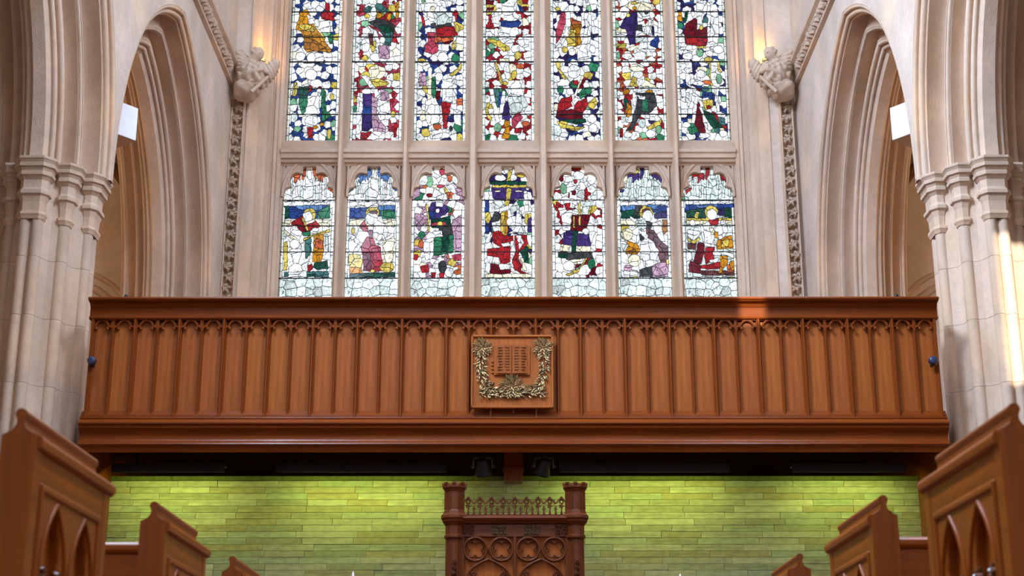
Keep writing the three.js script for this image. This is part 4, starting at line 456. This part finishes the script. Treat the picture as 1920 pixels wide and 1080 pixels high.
// stage spotlights under the gallery
for (const [x, l, r] of [[-0.27, 'black stage spotlight hanging under the gallery with a bare bracket', 0.1], [0.255, 'black stage spotlight hanging under the gallery with a tilted hood', -0.35]]) {
  const t = thing('spotlight', l, 'spotlight'); t.position.set(x, 2.435 + EYE, -12.70);
  obj('yoke', [new THREE.BoxGeometry(0.012, 0.09, 0.02).translate(-0.08, -0.05, 0), new THREE.BoxGeometry(0.012, 0.09, 0.02).translate(0.08, -0.05, 0), new THREE.BoxGeometry(0.172, 0.012, 0.02).translate(0, -0.006, 0), new THREE.CylinderGeometry(0.012, 0.012, 0.285, 8).translate(0, 0.1425, 0)].map((g) => uvBox(g)), M.black, t);
  const can = new THREE.Group(); const c = lathe([[0, 0.07], [0.035, 0.07], [0.05, 0.055], [0.055, 0.0], [0.07, -0.05], [0.075, -0.07], [0.066, -0.07], [0.05, -0.03], [0, -0.03]], 24).rotateX(0.5).rotateZ(r); obj('can', move(c, 0, -0.085, 0.01), M.black, t);
  obj('lens', move(lathe([[0, -0.045], [0.04, -0.042], [0.052, -0.036]], 20).rotateX(0.5).rotateZ(r), 0, -0.085, 0.01), M.lens, t);
  for (const s of [-1, 1]) obj('knob', uvBox(new THREE.CylinderGeometry(0.016, 0.016, 0.02, 10).rotateZ(Math.PI / 2).translate(s * 0.095, -0.075, 0)), M.black, t);
}
// ================================================================ green lit stone wall under the gallery
{ const w = thing('wall_tiled', 'stone tile wall under the gallery washed by green light', 'wall', null, S);
  obj('bed', bx(-4.25, 4.25, -0.75, 2.405, 13.52, 13.7, 'x'), M.joint, w);
  const rows = 17, ch = 0.0575, top = 2.372, lens = [0.46, 0.55, 0.62, 0.50, 0.36], geos = {}; let k = 0;
  for (let r = 0; r < rows; r++) { let x = -3.74 - 0.3 * hash(r, 1); while (x < 3.78) { const l = lens[Math.floor(hash(r, k, 2) * 5)], dz = 0.006 * hash(k, 3), key = l; geos[key] ??= [0, 1, 2].map((v) => uvBox(new RoundedBoxGeometry(l - 0.002, ch - 0.0018, 0.03, 1, 0.0025), 'y', v * 0.61)); const m = piece('stone_tile', M.tiles[Math.floor(hash(k, 5) * 5)], geos[key][Math.floor(hash(k, 6) * 3)], w); m.position.set(x + l / 2, top - (r + 0.5) * ch + EYE, -(13.515 - dz)); x += l; k++; } }
  const rest = []; for (let r = rows; r < 54; r++) { rest.push(rb(-4.0, 4.0, top - (r + 1) * ch + 0.001, top - r * ch - 0.001, 13.495, 13.53, 0.002, 'y', r * 0.3)); } const s = obj('lower_courses', rest, M.tiles[0], w); s.userData.kind = 'stuff';
  obj('top_shade_strip', rb(-4.0, 4.0, 2.374, 2.412, 13.482, 13.7, 0.003, 'x'), M.shadeOlive, w);  // added dark strip, painted as the shade along the top course
  // green wash lamps along the soffit, behind the edge beam
  [[-3.05, 1.0], [-1.35, 1.5], [1.15, 1.5], [2.95, 1.0]].forEach(([x, l], i) => {
    const t = thing('wash_light', ['green wash light bar over the shadier end of the tiles', 'green wash light bar over the tiles left of the chair', 'green wash light bar over the tiles right of the chair', 'green wash light bar over the sunlit end of the tiles'][i].replace('left of', 'on the shadier side of').replace('right of', 'on the sunlit side of'), 'light bar', null);
    obj('housing', [bx(x - l / 2, x + l / 2, 2.425, 2.45, 13.08, 13.17, 'x'), bx(x - l / 2, x + l / 2, 2.372, 2.45, 13.072, 13.08, 'x'), bx(x - l * 0.3, x - l * 0.3 + 0.02, 2.44, 2.72, 13.11, 13.13), bx(x + l * 0.3 - 0.02, x + l * 0.3, 2.44, 2.72, 13.11, 13.13)], M.black, t);
    obj('lamp_tube', move(uvBox(new THREE.CylinderGeometry(0.006, 0.006, l - 0.04, 8).rotateZ(Math.PI / 2)), x, 2.416 + EYE, -13.125), M.greenGlow, t);
    const L = new THREE.RectAreaLight(lin(0.64, 0.76, 0.12), 54, l - 0.04, 0.05); L.position.set(x, 2.398 + EYE, -13.13); L.lookAt(x, 1.6 + EYE, -13.46); L.name = 'green_wash'; scene.add(L);
  });
}
// ================================================================ tall carved chair
{ const D = 10, X = 0.005, c = thing('carved_chair', 'tall gothic carved oak chair with turreted posts and pierced cresting', 'chair');
  c.position.set(X, EYE, -D);
  const tw = [[0, 1.716], [0.066, 1.716], [0.070, 1.728], [0.082, 1.728], [0.086, 1.716], [0.086, 1.704], [0.076, 1.694], [0.068, 1.676], [0.067, 1.558], [0.074, 1.545], [0.079, 1.53], [0.092, 1.518], [0.094, 1.500], [0.086, 1.488], [0.084, 1.478], [0.07, 1.462], [0.062, 1.45], [0.062, 1.392], [0.070, 1.386], [0.070, 1.372], [0.058, 1.364], [0.054, 1.36], [0.054, 0.3], [0.062, 0.28], [0.062, -0.70], [0.07, -0.75], [0, -0.75]];
  for (const s of [-1, 1]) {
    const x = s * 0.404, g = new THREE.LatheGeometry(tw.map((p) => new THREE.Vector2(...p)), 8).toNonIndexed(); g.rotateY(Math.PI / 8); g.computeVertexNormals(); g.translate(x, 0, 0); const t = obj('turret_post', uvBox(g), M.chair, c);
    for (let k = 0; k < 8; k++) { const a = Math.PI / 8 + k * Math.PI / 4; obj('rib', [uvBox(new THREE.CylinderGeometry(0.007, 0.007, 0.118, 6).translate(x + 0.066 * Math.sin(a), 1.617, 0.066 * Math.cos(a))), uvBox(new THREE.CylinderGeometry(0.007, 0.007, 1.06, 6).translate(x + 0.053 * Math.sin(a), 0.83, 0.053 * Math.cos(a))), uvBox(new THREE.BoxGeometry(0.028, 0.014, 0.012).rotateY(a - Math.PI / 8).translate(x + 0.078 * Math.sin(a - Math.PI / 8), 1.731, 0.078 * Math.cos(a - Math.PI / 8)))], M.chair, t); }
    for (let k = 0; k < 5; k++) { const b = piece('carved_bead', M.chair, leafGeo, t); b.scale.set(0.017, 0.022, 0.02); b.position.set(x + 0.006, 1.21 - k * 0.04, 0.055); b.rotation.z = k; }
  }
  const z = (a, b, t) => [t, b, a];
  obj('cornice', prism([[-0.05, 1.462], [0.030, 1.462], [0.040, 1.468], [0.044, 1.478], [0.055, 1.484], [0.062, 1.498], [0.058, 1.508], [0.046, 1.511], [0.04, 1.517], [-0.05, 1.517]], z, -0.36, 0.36), M.chair, c);
  const fz = obj('frieze', uvBox(new RoundedBoxGeometry(0.72, 0.085, 0.05, 1, 0.004).translate(0, 1.42, -0.005), 'x'), M.chair, c);
  for (const [x0, m] of [[-0.105, M.giltDark], [0.112, M.giltDark], [-0.315, M.chair], [0.315, M.chair]]) { const set = []; for (let k = 0; k < 12; k++) set.push(leafGeo.clone().scale(0.016, 0.013, 0.014).rotateZ(k * 1.1).translate(x0 + ((k % 4) - 1.5) * 0.024 + (rnd() - 0.5) * 0.008, 1.424 + (Math.floor(k / 4) - 1) * 0.021, 0.024)); obj('carved_foliage', set, m, fz); }
  obj('back_board', uvBox(new RoundedBoxGeometry(0.74, 1.9, 0.03, 1, 0.004).translate(0, 0.43, -0.02)), M.panels[0], c);
  for (const x of [-0.345, 0, 0.345]) obj('stile', uvBox(new RoundedBoxGeometry(0.022, 1.2, 0.03, 1, 0.006).translate(x, 0.78, 0.005)), M.chair, c);
  const V = (x, y, zz) => [x, y, zz];
  for (const x of [-0.262, -0.088, 0.088, 0.262]) {
    const r = obj('roundel', uvBox(new THREE.TorusGeometry(0.076, 0.009, 8, 32).translate(x, 1.297, 0.014)), M.chair, c);
    for (let k = 0; k < 4; k++) { const a = k * Math.PI / 2 + Math.PI / 4; obj('foil', uvBox(new THREE.TorusGeometry(0.027, 0.006, 6, 14, Math.PI * 1.25).rotateZ(a - Math.PI * 0.625).translate(x + 0.036 * Math.cos(a), 1.297 + 0.036 * Math.sin(a), 0.006)), M.chair, r); }
  }
  for (const x of [-0.174, 0.174]) {
    const L = (s) => [V(x + s * 0.158, 1.04, 0.012), V(x + s * 0.150, 1.10, 0.012), V(x + s * 0.115, 1.165, 0.012), V(x + s * 0.06, 1.205, 0.012), V(x, 1.232, 0.012)];
    const a = obj('panel_arch', [tube(L(-1), 0.009, 20, 6), tube(L(1), 0.009, 20, 6), uvBox(new THREE.BoxGeometry(0.014, 1.1, 0.014).translate(x - 0.158, 0.49, 0.012)), uvBox(new THREE.BoxGeometry(0.014, 1.1, 0.014).translate(x + 0.158, 0.49, 0.012))], M.chair, c);
    for (const s of [-1, 1]) { const q = piece('cusp', M.chair, leafGeo, a); q.scale.set(0.03, 0.024, 0.02); q.position.set(x + s * 0.098, 1.135, 0.006); q.rotation.z = s * 0.8; }
  }
  // pierced cresting
  const cg = (() => { const set = [uvBox(new THREE.TorusGeometry(0.0215, 0.0055, 6, 14, Math.PI).rotateZ(Math.PI).translate(-0.0195, 1.5465, 0)), uvBox(new THREE.TorusGeometry(0.0215, 0.0055, 6, 14, Math.PI).rotateZ(Math.PI).translate(0.0195, 1.5465, 0)), uvBox(new THREE.BoxGeometry(0.009, 0.06, 0.012).translate(0, 1.565, 0)), uvBox(new THREE.BoxGeometry(0.009, 0.05, 0.012).translate(-0.039, 1.56, 0))];
    set.push(leafGeo.clone().scale(0.021, 0.018, 0.012).translate(0, 1.585, 0), leafGeo.clone().scale(0.014, 0.016, 0.012).translate(-0.039, 1.565, 0), leafGeo.clone().scale(0.012, 0.016, 0.01).translate(0, 1.638, 0));
    for (const s of [-1, 1]) set.push(uvBox(new THREE.BoxGeometry(0.009, 0.058, 0.012).rotateZ(s * 0.72).translate(s * 0.0195, 1.622, 0)), uvBox(new THREE.TorusGeometry(0.012, 0.0045, 5, 10).translate(s * 0.0001, 1.614, 0))); return join(set); })();
  for (let k = 0; k < 9; k++) { const m = piece('crest_finial', M.chair, cg, c); m.position.set(-0.312 + k * 0.078, 0, 0.005); }
  obj('crest_rail', uvBox(new THREE.BoxGeometry(0.70, 0.010, 0.016).translate(0, 1.522, 0.005)), M.chair, c);
  obj('seat', uvBox(new RoundedBoxGeometry(0.80, 0.08, 0.56, 2, 0.02).translate(0, -0.27, 0.27), 'x'), M.chair, c);
  for (const s of [-1, 1]) { obj('arm', uvBox(new RoundedBoxGeometry(0.07, 0.06, 0.56, 2, 0.02).translate(s * 0.40, -0.03, 0.28), 'z'), M.chair, c); obj('front_leg', uvBox(new RoundedBoxGeometry(0.07, 0.72, 0.07, 2, 0.015).translate(s * 0.40, -0.39, 0.52)), M.chair, c); }
}
// slender posts whose tips show beside the chair
for (const [x, h, l] of [[-1.022, 1.111, 'slender post with pale pointed tip on the shadier side of the chair'], [1.052, 1.095, 'slender post with pale pointed tip on the sunlit side of the chair']]) {
  const t = thing('finial_post', l, 'post'); t.position.set(x, 0, -9.6); const y = h + EYE;
  obj('shaft', lathe([[0, 0], [0.11, 0], [0.11, 0.02], [0.03, 0.05], [0.018, 0.08], [0.018, y - 0.11], [0.028, y - 0.10], [0.022, y - 0.075], [0, y - 0.07]], 14), M.chair, t);
  obj('tip', lathe([[0.012, y - 0.075], [0.022, y - 0.05], [0.018, y - 0.035], [0.008, y - 0.014], [0, y]], 12), M.pewter, t);
}
// ================================================================ pews
// local frame of a pew: x = away from the aisle, y = H, z = 0 at the end nearest the eye and falling away down the nave; mirrored for the far side by geometry
function pew(s, D, label) {
  const t = thing('pew', label, 'pew'), X = 0.80;
  t.position.set(s * X, EYE, -D);
  const along = (a, b, q) => [s * a, b, -q];           // a: away from the aisle
  const fix = (g, ax = 'y') => { g.scale(s, 1, 1); if (s < 0) { const i = g.index; if (i) { for (let k = 0; k < i.count; k += 3) { const v = i.getX(k); i.setX(k, i.getX(k + 1)); i.setX(k + 1, v); } } else { for (const at of Object.values(g.attributes)) for (let k = 0; k < at.count; k += 3) for (let m = 0; m < at.itemSize; m++) { const v = at.getComponent(k, m); at.setComponent(k, m, at.getComponent(k + 1, m)); at.setComponent(k + 1, m, v); } } const n = g.attributes.normal; } return uvBox(g, ax); };
  const B = (a0, a1, h0, h1, q0, q1, r = 0.004, ax = 'y') => fix(new RoundedBoxGeometry(a1 - a0, h1 - h0, q1 - q0, 2, r).translate((a0 + a1) / 2, (h0 + h1) / 2, -(q0 + q1) / 2), ax);
  const LEN = 0.47;
  const end = obj('end_slab', B(-0.010, 0.0275, -0.75, 0.49, 0.004, LEN - 0.004), M.pew, t);
  obj('end_stile', B(-0.0275, 0.02, -0.75, 0.489, LEN - 0.042, LEN, 0.006), M.pew, t);
  obj('end_rail', B(-0.0255, 0.02, 0.418, 0.489, 0.02, LEN - 0.02, 0.004, 'z'), M.pew, t);
  // bead round the sunk panel
  obj('bead', [B(-0.031, -0.012, 0.408, 0.424, 0.050, LEN - 0.058, 0.006, 'z'), B(-0.031, -0.012, -0.75, 0.424, 0.046, 0.062, 0.006), B(-0.031, -0.012, -0.75, 0.424, LEN - 0.07, LEN - 0.054, 0.006)], M.pew, t);
  // two cusped lancets sunk in the panel
  const q0 = 0.062, q1 = LEN - 0.07, mid = (q0 + q1) / 2, wd = (q1 - q0) / 2;
  const lancet = (c) => { const w = wd / 2 - 0.012, r = [[w, -0.70], [w, 0.24], [w * 0.94, 0.285], [w * 0.62, 0.292], [w * 0.50, 0.278], [w * 0.55, 0.31], [w * 0.48, 0.345], [w * 0.25, 0.378], [0, 0.395]]; return [...r, ...r.slice(0, -1).map(([a, b]) => [-a, b]).reverse()].map(([a, b]) => [a + c, b]); };
  const sh = new THREE.ExtrudeGeometry(shapeOf([[q0, -0.74], [q1, -0.74], [q1, 0.412], [q0, 0.412]], [lancet(mid - wd / 2), lancet(mid + wd / 2)]), { depth: 0.012, bevelEnabled: true, bevelSize: 0.004, bevelThickness: 0.004, bevelOffset: -0.004, bevelSegments: 2 });
  { const p = sh.attributes.position; for (let i = 0; i < p.count; i++) p.setXYZ(i, s * (-0.010 - p.getZ(i)), p.getY(i), -p.getX(i)); sh.deleteAttribute('normal'); sh.computeVertexNormals(); }
  const tr = obj('tracery_panel', uvBox(sh), M.pew, t);
  for (const k of [-1, 1]) { const c = mid + k * wd / 2, w = wd / 2 - 0.004; const pts = (e) => [[s * -0.026, 0.10, -(c + e * w)], [s * -0.026, 0.23, -(c + e * w)], [s * -0.026, 0.305, -(c + e * w * 0.86)], [s * -0.026, 0.36, -(c + e * w * 0.52)], [s * -0.026, 0.402, -c]]; obj('arch_rib', [tube(pts(-1), 0.005, 18, 6), tube(pts(1), 0.005, 18, 6), tube([[s * -0.026, -0.72, -(c - w)], [s * -0.026, 0.10, -(c - w)]], 0.005, 2, 6), tube([[s * -0.026, -0.72, -(c + w)], [s * -0.026, 0.10, -(c + w)]], 0.005, 2, 6)], M.pew, tr);
    for (const e of [-1, 1]) { const b = piece('cusp_boss', M.pewBoss ??= std({ name: 'polished cusp', color: lin(0.30, 0.11, 0.04), map: T.wood, roughness: 0.3, clearcoat: 0.15, clearcoatRoughness: 0.3 }), leafGeo, tr); b.scale.set(0.016, 0.017, 0.017); b.position.set(s * -0.022, 0.284, -(c + e * (wd / 2 - 0.012) * 0.58)); b.rotation.y = -s * Math.PI / 2; } }
  // moulded capping: a round nosing on an ogee over a rolled edge
  const nose = [...arc(0, 0.5275, 0.0098, -0.75, Math.PI + 0.75, 12)], half = [[0.006, 0.517], [0.0065, 0.511], [0.011, 0.503], [0.02, 0.497], [0.028, 0.494]];
  obj('end_post', prism([...half.map(([a, b]) => [a, b]).reverse(), ...nose, ...half.map(([a, b]) => [-a, b]), [-0.0285, 0.48], [-0.0285, -0.75], [0.0285, -0.75], [0.0285, 0.48]], along, 0, 0.036, { crease: 0.7 }), M.pew, t);
  obj('cap_nosing', prism([...half.map(([a, b]) => [a, b]).reverse(), ...nose, ...half.map(([a, b]) => [-a, b]), [-0.028, 0.486], [0.028, 0.486]], along, 0.034, LEN - 0.035, { crease: 0.7 }), M.pew, t);
  obj('cap_edge', prism([[-0.027, 0.496], [-0.034, 0.492], [-0.037, 0.484], [-0.035, 0.475], [-0.028, 0.470], [0.028, 0.470], [0.030, 0.48], [0.027, 0.496]], along, 0.010, LEN + 0.006, { crease: 0.7 }), M.pew, t);
  // the bench itself
  obj('back', B(0.0275, 2.45, -0.70, 0.44, 0.02, 0.045, 0.004, 'x'), M.pew, t);
  obj('back_rail', prism([[0.012, 0.425], [0.006, 0.432], [0.006, 0.442], [0.012, 0.448], [0.052, 0.448], [0.058, 0.44], [0.052, 0.425]], (a, b, q) => [s * q, b - 0.0, -a], 0.0275, 2.45), M.pew, t);
  obj('seat', B(0.0275, 2.45, -0.34, -0.31, 0.04, 0.44, 0.008, 'x'), M.pew, t);
  obj('far_end', B(2.45, 2.50, -0.75, 0.49, 0, LEN, 0.006), M.pew, t);
  return t;
}
[[-1, 2.38, 'oak pew with traceried end, first of its row on the shadier side of the aisle'], [-1, 3.32, 'oak pew with traceried end, second of its row on the shadier side of the aisle'], [-1, 4.285, 'oak pew with traceried end, third of its row on the shadier side of the aisle'], [1, 2.345, 'oak pew with traceried end, first of its row on the sunlit side of the aisle'], [1, 3.235, 'oak pew with traceried end, second of its row on the sunlit side of the aisle'], [1, 4.225, 'oak pew with traceried end, third of its row on the sunlit side of the aisle']].forEach((a) => pew(...a));
// ================================================================ carved angels, lamps and loudspeakers on the walls
for (const s of [-1, 1]) {
  const a = thing('angel_corbel', s < 0 ? 'carved stone angel corbel with folded wings in the shadier corner' : 'carved stone angel corbel with folded wings in the sunlit corner', 'sculpture', null);
  a.position.set(s * 3.39, 8.40 + EYE, -17.78);
  const m = (x) => -s * x;          // +x in the model points to the middle of the nave
  const rip = (x, y, z) => 0.013 * Math.sin(46 * x + 30 * y) * Math.sin(38 * y - 20 * z) + 0.008 * Math.sin(80 * x - 30 * y + 3 * Math.sin(20 * y));
  const bulb = (x, y, z) => smin(ell(x, y, z, [-0.07, -0.15, 0.0], [0.19, 0.12, 0.20]), ell(x, y, z, [-0.10, -0.23, -0.06], [0.12, 0.07, 0.14]), 0.06) + 0.008 * Math.sin(34 * x + 12 * y) * Math.sin(30 * y);
  const body = (x, y, z) => { let d = ell(x, y, z, [0.02, 0.0, 0.08], [0.215, 0.19, 0.17]) + 1.5 * rip(x, y, z); d = smin(d, ell(x, y, z, [-0.06, 0.12, 0.05], [0.12, 0.13, 0.12]), 0.06);
    d = smin(d, cap(x, y, z, [-0.02, 0.18, 0.12], [0.05, 0.23, 0.16], 0.045, 0.05), 0.05);
    d = smin(d, ell(x, y, z, [0.085, 0.265, 0.165], [0.066, 0.080, 0.070]), 0.02); d = smin(d, ell(x, y, z, [0.055, 0.295, 0.145], [0.082, 0.070, 0.078]) + 0.008 * Math.sin(80 * x + 60 * y), 0.02);
    d = smin(d, cap(x, y, z, [0.115, 0.275, 0.225], [0.120, 0.250, 0.238], 0.009, 0.013), 0.012); d = Math.max(d, -ell(x, y, z, [0.088, 0.28, 0.237], [0.014, 0.008, 0.012])); d = Math.max(d, -ell(x, y, z, [0.140, 0.28, 0.215], [0.012, 0.008, 0.012])); d = Math.max(d, -cap(x, y, z, [0.10, 0.226, 0.232], [0.135, 0.226, 0.222], 0.006, 0.006));
    d = smin(d, cap(x, y, z, [-0.11, 0.13, 0.14], [-0.03, -0.03, 0.23], 0.045, 0.036), 0.03); d = smin(d, cap(x, y, z, [-0.03, -0.03, 0.23], [0.13, 0.0, 0.25], 0.036, 0.026), 0.02); d = smin(d, cap(x, y, z, [0.13, 0.12, 0.15], [0.20, 0.0, 0.20], 0.04, 0.03), 0.03); d = smin(d, cap(x, y, z, [0.20, 0.0, 0.20], [0.14, 0.02, 0.25], 0.03, 0.024), 0.02);
    for (let k = 0; k < 4; k++) d = smin(d, cap(x, y, z, [0.13 + 0.01 * k, 0.0 + 0.013 * k, 0.262], [0.165 + 0.008 * k, -0.012 + 0.015 * k, 0.258], 0.008, 0.006), 0.006);
    return d; };
  const wing = (x, y, z, c, r, t) => { const X = (x - c[0]) * Math.cos(t) - (y - c[1]) * Math.sin(t), Y = (x - c[0]) * Math.sin(t) + (y - c[1]) * Math.cos(t); return ell(X, Y, z - c[2], [0, 0, 0], r) + 0.020 * Math.abs(Math.sin(42 * X + 8 * Y + 6 * Math.sin(9 * Y))) - 0.008; };
  const put = (name, f, lo, hi, n, mat = M.carved) => { let g = netMesh(f, lo, hi, n); g.scale(-s, 1, 1); if (s > 0) { const p = g.attributes; for (const k of ['position', 'normal']) for (let i = 0; i < p[k].count; i += 3) for (let c = 0; c < 3; c++) { const v = p[k].getComponent(i, c); p[k].setComponent(i, c, p[k].getComponent(i + 1, c)); p[k].setComponent(i + 1, c, v); } } g.deleteAttribute('normal'); g = toCreasedNormals(g, 0.9); return obj(name, uvBox(g), mat, a); };
  put('figure', body, [-0.25, -0.25, -0.14], [0.28, 0.42, 0.32], 62);
  put('corbel_base', bulb, [-0.30, -0.42, -0.28], [0.20, 0.0, 0.24], 40);
  put('wing', (x, y, z) => wing(x, y, z, [-0.135, 0.15, 0.04], [0.115, 0.25, 0.15], -0.30), [-0.36, -0.18, -0.16], [0.10, 0.46, 0.24], 44);
  put('wing', (x, y, z) => wing(x, y, z, [0.225, 0.07, 0.05], [0.095, 0.20, 0.11], 0.42), [0.04, -0.20, -0.1], [0.42, 0.34, 0.20], 40);
  obj('scroll', uvBox(new THREE.CylinderGeometry(0.022, 0.028, 0.30, 10).rotateZ(-s * -0.75).translate(m(0.12), -0.16, 0.16)), M.carved, a);
  const l = thing('uplight', s < 0 ? 'small brass uplight behind the angel in the shadier corner' : 'small brass uplight behind the angel in the sunlit corner', 'lamp');
  l.position.set(s * 3.32, 8.74 + EYE, -17.95);
  obj('case', [uvBox(new RoundedBoxGeometry(0.09, 0.05, 0.08, 2, 0.01).rotateZ(0.3 * s)), uvBox(new RoundedBoxGeometry(0.09, 0.045, 0.08, 2, 0.01).translate(s * 0.13, 0.015, 0)), uvBox(new THREE.BoxGeometry(0.2, 0.02, 0.03).translate(s * 0.06, -0.03, -0.02))], M.brass, l);
  obj('lamp_glass', uvBox(new RoundedBoxGeometry(0.07, 0.006, 0.06, 1, 0.002).rotateZ(0.3 * s).translate(-s * 0.009, 0.028, 0)), M.warmGlow, l);
  const pl = new THREE.SpotLight(lin(1, 0.50, 0.10), 2.2, 6, 1.1, 0.8); pl.position.set(s * 3.25, 8.80 + EYE, -18.0); pl.target.position.set(s * 3.12, 9.5 + EYE, -18.6); pl.castShadow = true; pl.shadow.radius = 2; pl.name = 'warm_uplight'; scene.add(pl, pl.target);
  // loudspeaker on its arm
  const k = thing('loudspeaker', s < 0 ? 'white box loudspeaker mounted beside the shadier pier above the gallery' : 'white box loudspeaker mounted beside the sunlit pier above the gallery', 'loudspeaker');
  const n = [0.77, 0.64], mx = 3.73, md = 13.25;    // the middle of the front; it looks into the nave and towards the pews
  k.position.set(s * (mx + n[0] * 0.155), 5.815 + EYE, -(md + n[1] * 0.155)); k.rotation.y = Math.atan2(-s * n[0], n[1]); 
  obj('case', uvBox(new RoundedBoxGeometry(0.26, 0.335, 0.30, 3, 0.006)), M.cream, k); obj('front', uvBox(new RoundedBoxGeometry(0.262, 0.338, 0.016, 2, 0.005).translate(0, 0, 0.15)), M.white, k);
  obj('side_panel', [-1, 1].map((e) => uvBox(new THREE.BoxGeometry(0.004, 0.33, 0.29).translate(e * 0.131, 0, 0))), M.white, k);
  obj('bracket', [uvBox(new THREE.CylinderGeometry(0.015, 0.015, 0.3, 10).rotateX(Math.PI / 2).translate(0, 0.05, -0.28)), uvBox(new THREE.BoxGeometry(0.08, 0.12, 0.012).translate(0, 0.05, -0.155))], M.black, k);
}
// warm pendant lamps in the aisles
for (const s of [-1, 1]) for (const d of [15.17]) {
  const t = thing('aisle_lamp', s < 0 ? 'warm globe lamp hanging in the shadier aisle' : 'warm globe lamp hanging in the sunlit aisle', 'lamp');
  obj('globe', uvBox(new THREE.SphereGeometry(0.12, 20, 14).translate(s * 6.4, 6.4 + EYE, -d)), M.warmGlow, t); obj('rod', uvBox(new THREE.CylinderGeometry(0.01, 0.01, 1.8, 6).translate(s * 6.4, 7.4 + EYE, -d)), M.black, t);
  const L = new THREE.PointLight(lin(1, 0.66, 0.36), 6); L.position.set(s * 6.4, 6.4 + EYE, -d); L.shadow.radius = 6; scene.add(L);
}
for (const o of scene.children) if (o.isLight) o.castShadow = true;
renderer.render(scene, camera);
